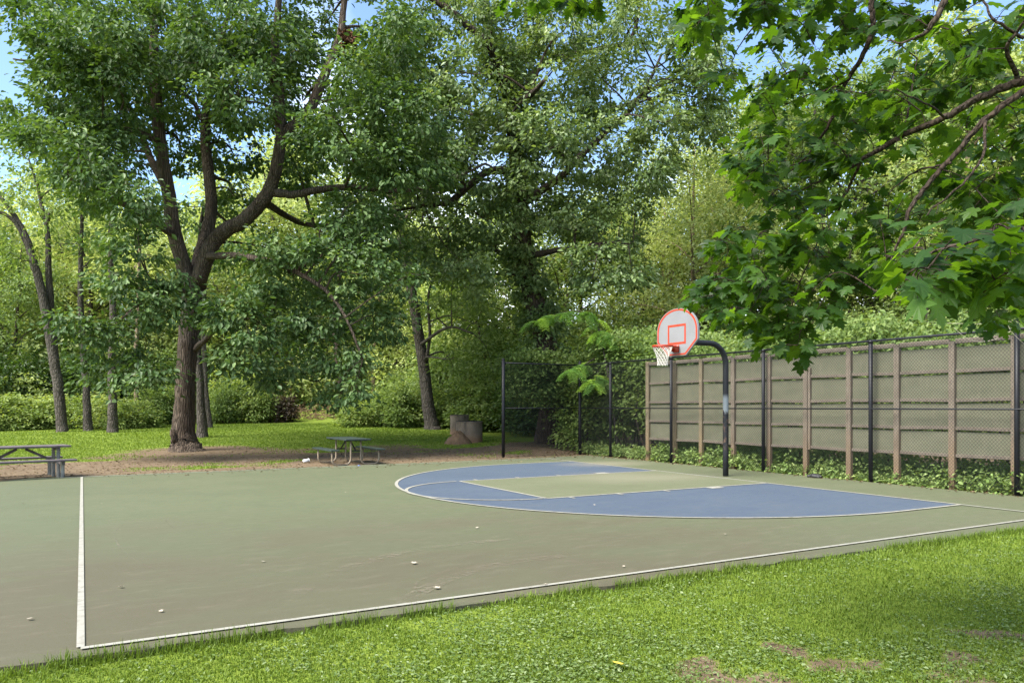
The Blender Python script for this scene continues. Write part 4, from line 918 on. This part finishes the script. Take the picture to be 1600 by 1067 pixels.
for px, d, k, sc in ((-40, 47, 1, .9), (10, 46, 1, .9), (55, 47, 1, .85), (100, 48, 1, .9), (150, 48, 1, .9), (190, 49, 1, .9), (30, 50, 0, .8), (125, 51, 0, .8), (235, 54, 1, .95), (280, 54, 0, .9), (320, 58, 1, .8), (360, 64, 0, .9), (690, 48, 0, .9), (735, 47, 1, .9), (780, 46, 0, .9), (830, 42, 1, 1.0), (880, 42, 0, .95), (930, 42, 1, 1.0), (980, 42, 0, 1.0), (655, 56, 0, .8), (40, 55, 0, 1.3), (170, 58, 0, 1.3), (100, 57, 1, 1.2), (720, 53, 0, 1.2), (800, 52, 1, 1.2), (1040, 40, 1, 1.0), (850, 36, 1, .8), (-90, 50, 0, 1.2)):
    src, fl = (s_u, fu) if k == 0 else (s_k, fk)
    if fl: src.location = G(px, d); src.scale = (sc,)*3; fl.clear()
    else: dup(src, G(px, d), random.random()*6, sc)
# brush pile
def brush():
    c = G(492, 51); e = MB()
    for k in range(420):
        a = random.random()*6.28; q = math.sqrt(random.random()); x = 3.1*q*cos(a); y = 1.3*q*sin(a); z = 1.15*(1-q*q)*random.random()
        v = unit(rng.normal(0, 1, 3)*[1, 1, .45])*random.uniform(.25, .8); e.tube([(x, y, z), np.array([x, y, z])+v*.5+rng.normal(0, .05, 3), np.array([x, y, z])+v], [.022, .016, .006], 4, cap=False)
    o = e.build('brush_pile', M['twig'], None); o.location = c; o.rotation_euler = (0, 0, -YAW); tag(o, 'low pile of dry brown brush at the far end of the lawn', 'brush pile')
brush()

# ---- thicket of vines behind fence and over the wall (one mass)
def thicket():
    Cs = []
    def area(n, fx, fy, fz): Cs.append(np.column_stack([fx(n), fy(n), fz(n)]))
    u = lambda a, b: (lambda n: rng.uniform(a, b, n))
    # above and behind the wall, a bank whose top edge wanders
    n = 1250; y = rng.uniform(-11, 7.5, n); x = rng.uniform(3.65, 6.5, n); top = 2.65+.30*(x-3.2)+2.2*fbm(y, x, 1.7)-.5; Cs.append(np.column_stack([x, y, 1.8+(top-1.8)*np.sqrt(rng.random(n))]))
    # the mound right of the ivy tree, behind the side fence
    n = 950; y = rng.uniform(5.2, 11.5, n); x = rng.uniform(3.0, 6.5, n); top = 4.2+.6*fbm(y, x, 1.8)-.25*np.abs(y-7.5); Cs.append(np.column_stack([x, y, .3+(top-.3)*np.sqrt(rng.random(n))]))
    n = 260; Cs.append(np.column_stack([rng.uniform(1.2, 3.4, n), rng.uniform(10.8, 12.6, n), rng.uniform(1.9, 3.8, n)]))
    n = 420; Cs.append(np.column_stack([rng.uniform(3.9, 5.2, n), rng.uniform(-11, 6, n), rng.uniform(.1, 1.7, n)]))
    C = np.vstack(Cs); O = np.tile([-.8, -.35, .3], (len(C), 1))+rng.normal(0, .3, (len(C), 3))
    V, F, r = spray(C, O, 34, .42, .13, L6, .5)
    o = np_mesh('vine_thicket', V, [F], M['leaf_mid'], rnd=r); tag(o, 'dense bank of vines and leaves behind the fence and above the wooden wall', 'vines', kind='stuff')
    st = MB()
    for k in range(60):
        y = rng.uniform(-9, 11); x = rng.uniform(3.4, 6); P = spline(np.array([(x, y, -.2), (x+rng.normal(0, .3), y+rng.normal(0, .3), 1.2), (x+rng.normal(0, .5), y+rng.normal(0, .5), 2.4)]), 4); st.tube(P, np.linspace(.03, .01, len(P)), 5, cap=False)
    s = st.build('vine_stems', M['bark_dark']); tag(s, 'bare vine stems in the shade under the thicket', 'stems', kind='stuff')
    # low growth along the foot of wall and fence
    n = 1000; y = rng.uniform(-11, 5.0, n); x = 2.72+np.abs(rng.normal(0, .55, n)); z = rng.uniform(.02, .68, n)*np.clip(.55+.9*fbm(y, x, 1.0), 0, 1.1)*(.6+.4*np.minimum(1, (x-2.5)))
    C = np.column_stack([x, y, z+.03]); q = rng.random(n) < .42; C[q, 0] = rng.uniform(2.42, 2.75, q.sum()); C[q, 2] = rng.uniform(.02, .52, q.sum())*np.clip(3.2*fbm(C[q, 1], C[q, 0], .8)-1.2, .10, 1.15)
    n2 = 150; C = np.vstack([C, np.column_stack([rng.uniform(2.5, 3.8, n2), rng.uniform(5.0, 9.5, n2), rng.uniform(.03, .3, n2)])])
    V, F, r = spray(C, np.tile([-.7, -.2, .5], (len(C), 1))+rng.normal(0, .4, (len(C), 3)), 30, .24, .085, L6, .35)
    o = np_mesh('undergrowth', V, [F], M['under'], rnd=r); tag(o, 'low leafy weeds growing along the foot of the wooden wall', 'undergrowth', kind='stuff')
thicket()
# leafy saplings seen through the side fence
s_f = proto_shrub('leafy_sapling', 'mid green sapling with flat leaf sprays right behind the side fence panel', 1.15, 2.3, M['leaf_mid'], 120, 36, .13, None, 36); s_f.location = (3.6, 10.2, 0.0); s_f.scale = (.9, .8, 1.0)

# ---- mimosa with feathery fronds over the fence corner
def mimosa():
    b = np.array([3.6, 8.2, -.05]); e = empty('mimosa_tree', b, 'young mimosa tree with feathery drooping fronds arching over the fence corner', 'mimosa tree')
    d = 27.3
    L = [np.array([[*b, .06], [3.4, 8.25, 1.5, .05], [3.2, 8.3, 2.8, .04], *limb([(930, 500, d, .03), (900, 487, d, .022), (868, 492, d-.3, .012), (838, 502, d-.5, .006)])]),
         limb([(935, 515, d, .025), (945, 520, d-.4, .018), (950, 530, d-.8, .008)]), limb([(930, 560, d, .03), (912, 570, d-.5, .02), (892, 580, d-.9, .01)]), limb([(935, 580, d, .025), (932, 590, d-.9, .015), (930, 600, d-1.3, .01)])]
    mb = MB()
    Ps = []
    for l in L:
        P = spline(l, 7); mb.tube(P[:, :3], P[:, 3], 7); Ps.append(P)
    mb.build('trunk', M['bark_grey'], e, True, b)
    bases = []
    for P, n, a in ((Ps[0], 34, .42), (Ps[1], 14, .2), (Ps[2], 14, .3), (Ps[3], 12, .3)):
        for k in range(n):
            t = a+(1-a)*(k+rng.random())/n; bases.append(P[min(len(P)-1, int(t*len(P))), :3])
    V_ = []; F_ = []; R_ = []; off = 0
    for q in bases:
        th = rng.random()*6.28; o = np.array([cos(th), sin(th), .25]); o = unit(o-.5*FV); Lf = rng.uniform(.42, .7); tt = np.linspace(0, 1, 12)
        rach = q+Lf*(tt[:, None]*o-(.75*tt**2)[:, None]*ZV); T = unit(np.gradient(rach, axis=0)); sd = unit(np.cross(T, ZV)); fr = rng.random()
        for s in (-1, 1):
            for i in range(1, 12):
                for j in range(7):
                    pl = .23*(1-.45*abs(tt[i]-.45)); dr = unit(sd[i]*s+T[i]*.55-ZV*.25); pb = rach[i]+dr*pl*j/7
                    lf = unit(T[i]*.8+np.cross(dr, ZV)*.3)
                    for g2 in (-1, 1):
                        V_.append(pb); V_.append(unit(np.cross(dr, np.cross(ZV, dr)))); V_.append([0.034, fr, g2])
                        R_.append((pb, unit(np.cross(ZV, dr))*g2+dr*.3-ZV*.15, ZV+rng.normal(0, .25, 3), .05, fr))
    P = np.array([r[0] for r in R_]); D = np.array([r[1] for r in R_]); N = np.array([r[2] for r in R_]); S = np.array([r[3] for r in R_]); Q = np.array([r[4] for r in R_])
    T4 = (np.array([[0, 0, 0], [.5, .16, 0], [1, 0, 0], [.5, -.16, 0]]), [[0, 1, 2, 3]])
    V, F, r = place_leaves(P, D, N, S*1.45, T4, np.clip(Q+.1*rng.random(len(Q)), 0, 1))
    np_mesh('crown', V, [F], M['leaf_mimosa'], e, r, local=b)
mimosa()

# ---- maple whose boughs hang into the frame from the right
def maple():
    d = 3.6; b = G(2150, 4.2); e = empty('maple_tree', b, 'maple whose low leafy boughs hang in close from the upper right', 'maple tree')
    fork = W(1980, -60, 4.0)
    K = .006
    L = [np.array([[*(b+[0, 0, -.2]), .34], [*(b+[0, 0, .2]), .27], [*(b+[-.05, 0, 1.5]), .22], [*fork, .17], [*(fork+[.1, .2, 1.6]), .12], [*(fork+[.3, .2, 3.5]), .05]]),
         np.vstack([[[*fork, .06]], limb([(1760, 90, 3.9, .036), (1640, 118, 3.8, .024), (1590, 130, 3.8, .021), (1540, 150, 3.9, .019), (1480, 185, 4.0, .017), (1410, 215, 4.2, .015), (1345, 252, 4.4, .011), (1300, 275, 4.6, .008), (1255, 300, 4.8, .005), (1200, 330, 5.0, .003)])]),
         limb([(1640, 118, 3.8, .020), (1590, 148, 3.7, .016), (1535, 190, 3.7, .014), (1485, 255, 3.7, .012), (1440, 312, 3.7, .011), (1415, 360, 3.7, .009), (1395, 420, 3.75, .005), (1380, 470, 3.8, .003)]),
         np.vstack([[[*(fork+[.03, .05, .5]), .05]], limb([(1600, -190, 4.3, .026), (1450, -120, 4.4, .02), (1372, -30, 4.5, .017), (1366, 40, 4.5, .016), (1345, 85, 4.5, .014), (1318, 130, 4.6, .012), (1300, 175, 4.6, .010), (1270, 225, 4.7, .007), (1225, 270, 4.9, .004)])]),
         np.vstack([[[*(fork+[.02, 0, .3]), .045]], limb([(1620, -110, 3.5, .02), (1500, -40, 3.6, .018), (1468, 5, 3.6, .016), (1448, 42, 3.6, .012), (1420, 64, 3.7, .007), (1380, 66, 3.8, .004)])]),
         limb([(1318, 130, 4.6, .007), (1285, 137, 4.7, .006), (1260, 148, 4.8, .004), (1225, 165, 5, .003)]),
         limb([(1345, 252, 4.4, .009), (1328, 285, 4.5, .008), (1315, 320, 4.5, .007), (1290, 360, 4.6, .005), (1260, 420, 4.7, .004), (1230, 500, 4.8, .003)]),
         limb([(1345, 250, 4.4, .007), (1310, 240, 4.6, .006), (1265, 245, 4.8, .004), (1200, 270, 5.1, .003)]),
         limb([(1372, -20, 4.5, .01), (1300, -30, 4.8, .009), (1225, 5, 5.0, .007), (1180, 50, 5.1, .005), (1150, 100, 5.2, .003)]),
         limb([(1225, 0, 5, .006), (1150, -20, 5.2, .005), (1085, -10, 5.4, .003)]), limb([(1150, -22, 5.2, .005), (1000, -60, 5.2, .004), (900, -30, 5.0, .003), (830, -15, 4.9, .002)]),
         np.vstack([[[*(fork+[0, 0, -.3]), .04]], limb([(1720, 330, 2.5, .018), (1640, 372, 2.3, .012), (1590, 375, 2.25, .010), (1530, 385, 2.25, .007), (1450, 410, 2.3, .004), (1410, 450, 2.3, .002)])]),
         limb([(1640, 372, 2.3, .010), (1590, 420, 2.3, .006), (1540, 460, 2.4, .003)]),
         limb([(1590, 130, 3.8, .012), (1570, 80, 3.7, .009), (1600, 40, 3.6, .006), (1630, 0, 3.6, .004)]),
         limb([(1600, 60, 3.7, .008), (1550, 30, 3.7, .006), (1520, -20, 3.8, .004)]),
         limb([(1540, 190, 3.7, .008), (1535, 250, 3.5, .006), (1500, 290, 3.4, .005), (1450, 330, 3.3, .003)]),
         limb([(1485, 255, 3.7, .007), (1440, 260, 4.1, .005), (1390, 300, 4.2, .003)]),
         limb([(1410, 215, 4.2, .007), (1420, 150, 4.6, .005), (1430, 90, 4.8, .003)]), limb([(1480, 185, 4.0, .007), (1440, 150, 3.6, .004), (1400, 130, 3.5, .003)])]
    mb = MB(); LPs = []
    for l in L:
        P = spline(l, 8); P[1:, :3] += np.cumsum(rng.normal(0, .0035, (len(P)-1, 3)), 0); mb.tube(P[:, :3], np.maximum(P[:, 3], .0015), 8, jit=.15); LPs.append(P)
    # spray targets fill the outline the boughs make
    poly = np.array([(1062, -40), (1075, 60), (1110, 120), (1150, 130), (1165, 190), (1195, 235), (1140, 255), (1150, 300), (1175, 330), (1120, 375), (1105, 440), (1085, 475), (1130, 510), (1190, 520), (1195, 555), (1225, 575), (1262, 570), (1285, 500), (1330, 460), (1385, 420), (1420, 455), (1440, 490), (1540, 510), (1640, 500), (1700, 300), (1700, -120), (1062, -120)], float)
    def inside(p):
        x, y = p; c = False; j = len(poly)-1
        for i in range(len(poly)):
            if (poly[i, 1] > y) != (poly[j, 1] > y) and x < (poly[j, 0]-poly[i, 0])*(y-poly[i, 1])/(poly[j, 1]-poly[i, 1])+poly[i, 0]: c = not c
            j = i
        return c
    LP = np.vstack([p[len(p)//5:] for p in LPs[1:]])
    tips = []
    while len(tips) < 470:
        q = (rng.uniform(1062, 1700), rng.uniform(-120, 575))
        if not inside(q): continue
        # leave window-like gaps
        if vnoise(q[0], q[1], 95.0) < .40: continue
        dd = rng.uniform(4.0, 5.9) if q[0] < 1480 else rng.uniform(3.7, 5.6); tips.append(W(*q, dd))
    # rim sprays along the hanging edge
    for q in ((1090, 30), (1130, 110), (1175, 200), (1160, 300), (1130, 380), (1110, 440), (1095, 478), (1120, 490), (1165, 500), (1205, 540), (1230, 545), (1250, 530), (1215, 500), (1270, 490), (1180, 440), (1150, 420), (1330, 430), (1300, 450), (1240, 460), (1150, 250), (1200, 250)):
        for k in range(2): tips.append(W(q[0]+rng.normal(0, 8), q[1]+rng.normal(0, 8), rng.uniform(4.2, 5.0)))
    for q in ((820, -8), (850, 2), (885, 8), (905, -4), (935, 2), (800, -5), (870, -12), (920, -10), (845, -15), (960, -30), (1010, -35)): tips.append(W(q[0], q[1], 4.9))
    near = [(1590, 370), (1540, 385), (1490, 400), (1450, 420), (1430, 450), (1500, 440), (1560, 430), (1600, 445), (1550, 440), (1620, 400), (1600, 340), (1480, 455), (1530, 415), (1580, 400), (1640, 430), (1420, 440), (1400, 400), (1440, 370), (1480, 340), (1560, 350), (1520, 360), (1590, 310), (1550, 430), (1470, 420), (1600, 430)]
    for q in near: tips.append(W(q[0], q[1], rng.uniform(2.0, 2.5)))
    nn = len(near); P_ = []; D_ = []; N_ = []; S_ = []; R_ = []
    order = np.argsort([np.min(np.linalg.norm(LP[:, :3]-c, axis=1)) for c in tips]); isn = set(id(c) for c in tips[-nn:]); tips = [tips[i] for i in order]
    for i, c in enumerate(tips):
        dv = LP[:, :3]-c; w_ = np.linalg.norm(dv, axis=1)+.5*np.maximum(0, dv[:, 2]*-1)*.3; a = LP[int(np.argmin(w_)), :3]; Lg = np.linalg.norm(c-a)
        m = a+(c-a)*.55+np.array([0, 0, .12*Lg])+rng.normal(0, .05*Lg, 3); Q = spline(np.array([a, m, c]), 5); mb.tube(Q, np.linspace(min(.006, .003+.004*Lg), .0012, len(Q)), 4, cap=False)
        LP = np.vstack([LP, np.column_stack([Q[2:], np.full(len(Q)-2, .003)])]); cl = rng.random(); n = int(rng.integers(7, 13)) if id(c) not in isn else 7
        o = unit(c-a+1e-4)
        for k in range(n):
            t = 1-.9*min(1, .42/max(Lg, .05))*(k/n); t = min(max(t, 0), 1); j = t*(len(Q)-1); j0 = min(int(j), len(Q)-2); q = Q[j0]+(Q[j0+1]-Q[j0])*(j-j0)
            out = unit(rng.normal(0, 1, 3)*[1, 1, .2]+.7*o*[1, 1, 0]); pet = .05+.05*rng.random(); base = q+out*pet-ZV*.3*pet
            mb.tube([q, (q+base)/2+ZV*.006, base], .0009, 3, cap=False)
            P_.append(base); D_.append(out-ZV*rng.uniform(.2, 1.1)); N_.append(ZV*1.0+out*.55+rng.normal(0, .42, 3)); S_.append(rng.uniform(.055, .098)); R_.append(.5*cl+.5*rng.random())
    mb.build('trunk', M['bark_maple'], e, True, b)
    V, F, r = place_leaves(np.array(P_), np.array(D_), np.array(N_), np.array(S_), LM, np.array(R_))
    np_mesh('crown', V, [F], M['leaf_maple'], e, r, local=b)
maple()
# dry vine strand caught on the fence top
def strand():
    m = MB()
    for pts in ([(1490, 512), (1510, 528), (1530, 534), (1555, 530), (1575, 520), (1590, 508)], [(1575, 508), (1580, 518), (1590, 528), (1603, 540)], [(1480, 505), (1530, 506), (1560, 502), (1600, 504)]):
        P = spline(np.array([W(a, b, 14.2) for a, b in pts]), 6); m.tube(P, .004, 5, cap=False)
    o = m.build('dry_vine', M['dry'], None, True); tag(o, 'thin dry vine strand caught on the top right of the chain link fence', 'vine')
strand()

# ================================================================== far buildings
def house(c, rz, wd, dp, h, wall, label, name='house'):
    e = empty(name, c, label, 'house', None, rz)
    MB().box((0, 0, h/2-.4), (wd, dp, h+.8)).add([(-wd/2, -dp/2, h), (-wd/2, dp/2, h), (-wd/2, 0, h+dp*.3), (wd/2, -dp/2, h), (wd/2, dp/2, h), (wd/2, 0, h+dp*.3)], [[0, 1, 2], [3, 5, 4]], [[0, 2, 5, 3], [1, 4, 5, 2]]).build('wall', wall, e)
    r = MB(); k = dp*.3
    for s in (-1, 1): r.bar((0, s*(dp/2+.35), h-.2), (0, 0, h+k+.03), wd+.7, .12, up=(1, 0, 0)) if 0 else r.add([(-wd/2-.4, s*(dp/2+.4), h-.22), (wd/2+.4, s*(dp/2+.4), h-.22), (wd/2+.4, 0, h+k+.05), (-wd/2-.4, 0, h+k+.05), (-wd/2-.4, s*(dp/2+.4), h-.06), (wd/2+.4, s*(dp/2+.4), h-.06), (wd/2+.4, 0, h+k+.22), (-wd/2-.4, 0, h+k+.22)], [[0, 1, 2, 3], [4, 7, 6, 5], [0, 4, 5, 1], [1, 5, 6, 2], [3, 7, 4, 0]])
    r.build('roof', M['roof'], e)
    for x in (-wd*.28, wd*.05, wd*.32):
        f = MB().box((x, -dp/2-.02, h*.55), (1.15, .06, 1.5)).build('window', M['white_wall'], e); q = MB().box((x, -dp/2-.06, h*.55), (.95, .03, 1.3)).build('pane', M['pane'], f)
house(G(440, 82), -YAW, 5.5, 7, 4.6, M['siding'], 'grey house with gabled roof glimpsed through leaves beyond the lawn')
house(G(620, 100), -YAW+.1, 11, 8, 3.2, M['white_wall'], 'long white house glimpsed between the trunks left of the leaning tree')
house(G(-45, 60), -YAW+.3, 5.6, 5, 3.4, M['brick'], 'orange brick house showing at the left edge behind the trees')

# ================================================================== grass and weeds
def blades(X, Y, Hh, Wd, r, lean=.55, z0=None):
    n = len(X); Z = height(X, Y) if z0 is None else z0
    a = rng.random(n)*2*pi; s = np.column_stack([np.cos(a), np.sin(a), np.zeros(n)]); f = np.column_stack([-np.sin(a), np.cos(a), np.zeros(n)]); l = lean*rng.normal(0, .7, n)
    B = np.column_stack([X, Y, Z-.008]); w2 = (Wd/2)[:, None]*s
    mid = B+f*(l*.35*Hh)[:, None]+ZV*(Hh*.6)[:, None]; tip = B+f*(l*1.1*Hh)[:, None]+ZV*(Hh*np.clip(1-.25*np.abs(l), .4, 1))[:, None]
    V = np.stack([B-w2, B+w2, mid+w2*.75, mid-w2*.75, tip], 1).reshape(-1, 3); i = np.arange(n)[:, None]*5
    return V, i+np.array([[0, 1, 2, 3]]), i+np.array([[3, 2, 4]]), r
def scatter(n, d0, d1, ym, mg=1.6):
    """points over the ground in front of the camera, density falling with distance"""
    d = np.exp(rng.uniform(math.log(d0), math.log(d1), n)); lat = rng.uniform(-mg, mg, n)*800/FPX*d; lat = np.where(np.abs(lat) < .6, rng.uniform(-1, 1, n)*.6+0*lat, lat)
    P = CAMP[None]+d[:, None]*FV+lat[:, None]*RV; return P[:, 0], P[:, 1], d
def lawn():
    VV = []; Q = []; T = []; RR = []; off = 0
    def push(b):
        nonlocal off
        V, q, t, r = b; VV.append(V); Q.append(q+off); T.append(t+off); RR.append(r); off += len(V)
    X, Y, d = scatter(650000, 2.6, 15, 0)
    ey = edge_y(X); edge = ey+.03+.10*(fbm(X, Y*0, .4)-.5)
    k = (Y < edge-.01) & (rng.random(len(X)) > dirt(X, Y)*1.02) & (rng.random(len(X)) < .35+1.3*fbm(X, Y, .35))
    X, Y, d = X[k], Y[k], d[k]; z = height(X, Y)+.035*(fbm(X, Y, .45, 3)-.5); cl = fbm(X+40, Y, .9, 3); tall = sstep(-.55, -.05, Y-edge_y(X))
    H = (.020+.026*rng.random(len(X)))*(.55+.95*cl)+.055*tall*rng.random(len(X))**1.5*(cl > .45); Wd = .0042+.0007*d
    push(blades(X, Y, H, Wd, np.clip(.15+.75*cl*rng.random(len(X))+.35*rng.random(len(X)), 0, 1), .8, z))
    # lip of taller tufts along the near edge of the court
    n = 9000; X = rng.uniform(-13.2, 1.0, n); k = vnoise(X, X*0, .35) > .45; X = X[k]; Y = edge_y(X)+.02-np.abs(rng.normal(0, .07, len(X))); push(blades(X, Y, .05+.10*rng.random(len(X))**2, .006+0*X, rng.random(len(X))*.6, .7, height(X, Y)))
    # lawn beyond the court
    X, Y, d = scatter(260000, 20, 46, 0, 1.1); k = (Y > YF+.15) & (X < 3.2) & (rng.random(len(X)) > dirt(X, Y)*1.05) & ~((X > -1) & (Y < 9.2) & (rng.random(len(X)) < .3)); X, Y, d = X[k], Y[k], d[k]; cl = fbm(X, Y, 1.3, 3)
    push(blades(X, Y, (.035+.04*rng.random(len(X)))*(.5+cl), .0009*d, np.clip(.2+.4*cl+.5*rng.random(len(X))-.1, 0, 1), .8))
    np_mesh('grass', np.vstack(VV), [np.vstack(Q), np.vstack(T)], M['grass'], rnd=np.concatenate(RR+RR))
    o = bpy.data.objects['grass']; tag(o, 'bright green grass blades of the lawn around the court', 'grass', kind='stuff')
    # broad leaved weeds
    X, Y, d = scatter(190000, 2.7, 11, 0); k = (Y < edge_y(X)-.10) & (rng.random(len(X)) < .12+.88*sstep(-13.0, -10.2, X+.5*(Y+9)*0)) & (fbm(X, Y, .8, 4)+.45*(rng.random(len(X))-.5) > .50) & (rng.random(len(X)) > .75*dirt(X, Y)); X, Y = X[k], Y[k]; n = len(X)
    z = height(X, Y)+.035*(fbm(X, Y, .45, 3)-.5)+.012+.028*rng.random(n); a = rng.random(n)*6.28
    V, F, r = place_leaves(np.column_stack([X, Y, z]), np.column_stack([np.cos(a), np.sin(a), rng.normal(.05, .3, n)]), ZV+rng.normal(0, .33, (n, 3)), (.014+.021*rng.random(n)), L6, rng.random(n))
    o = np_mesh('weeds', V, [F], M['weed'], rnd=r); tag(o, 'small pale broad leaved weeds growing through the near grass', 'weeds', kind='stuff')
lawn()
c = gz(966, 1043); o = np_mesh('yellow_leaf', LM[0]*[.07, .07, .05], [np.array(LM[1])], plain('yellow_leaf', (.65, .48, .06), .6)); o.location = (c[0], c[1], .03); o.rotation_euler = (.2, .1, 1); tag(o, 'small yellow fallen leaf on the near grass', 'leaf')
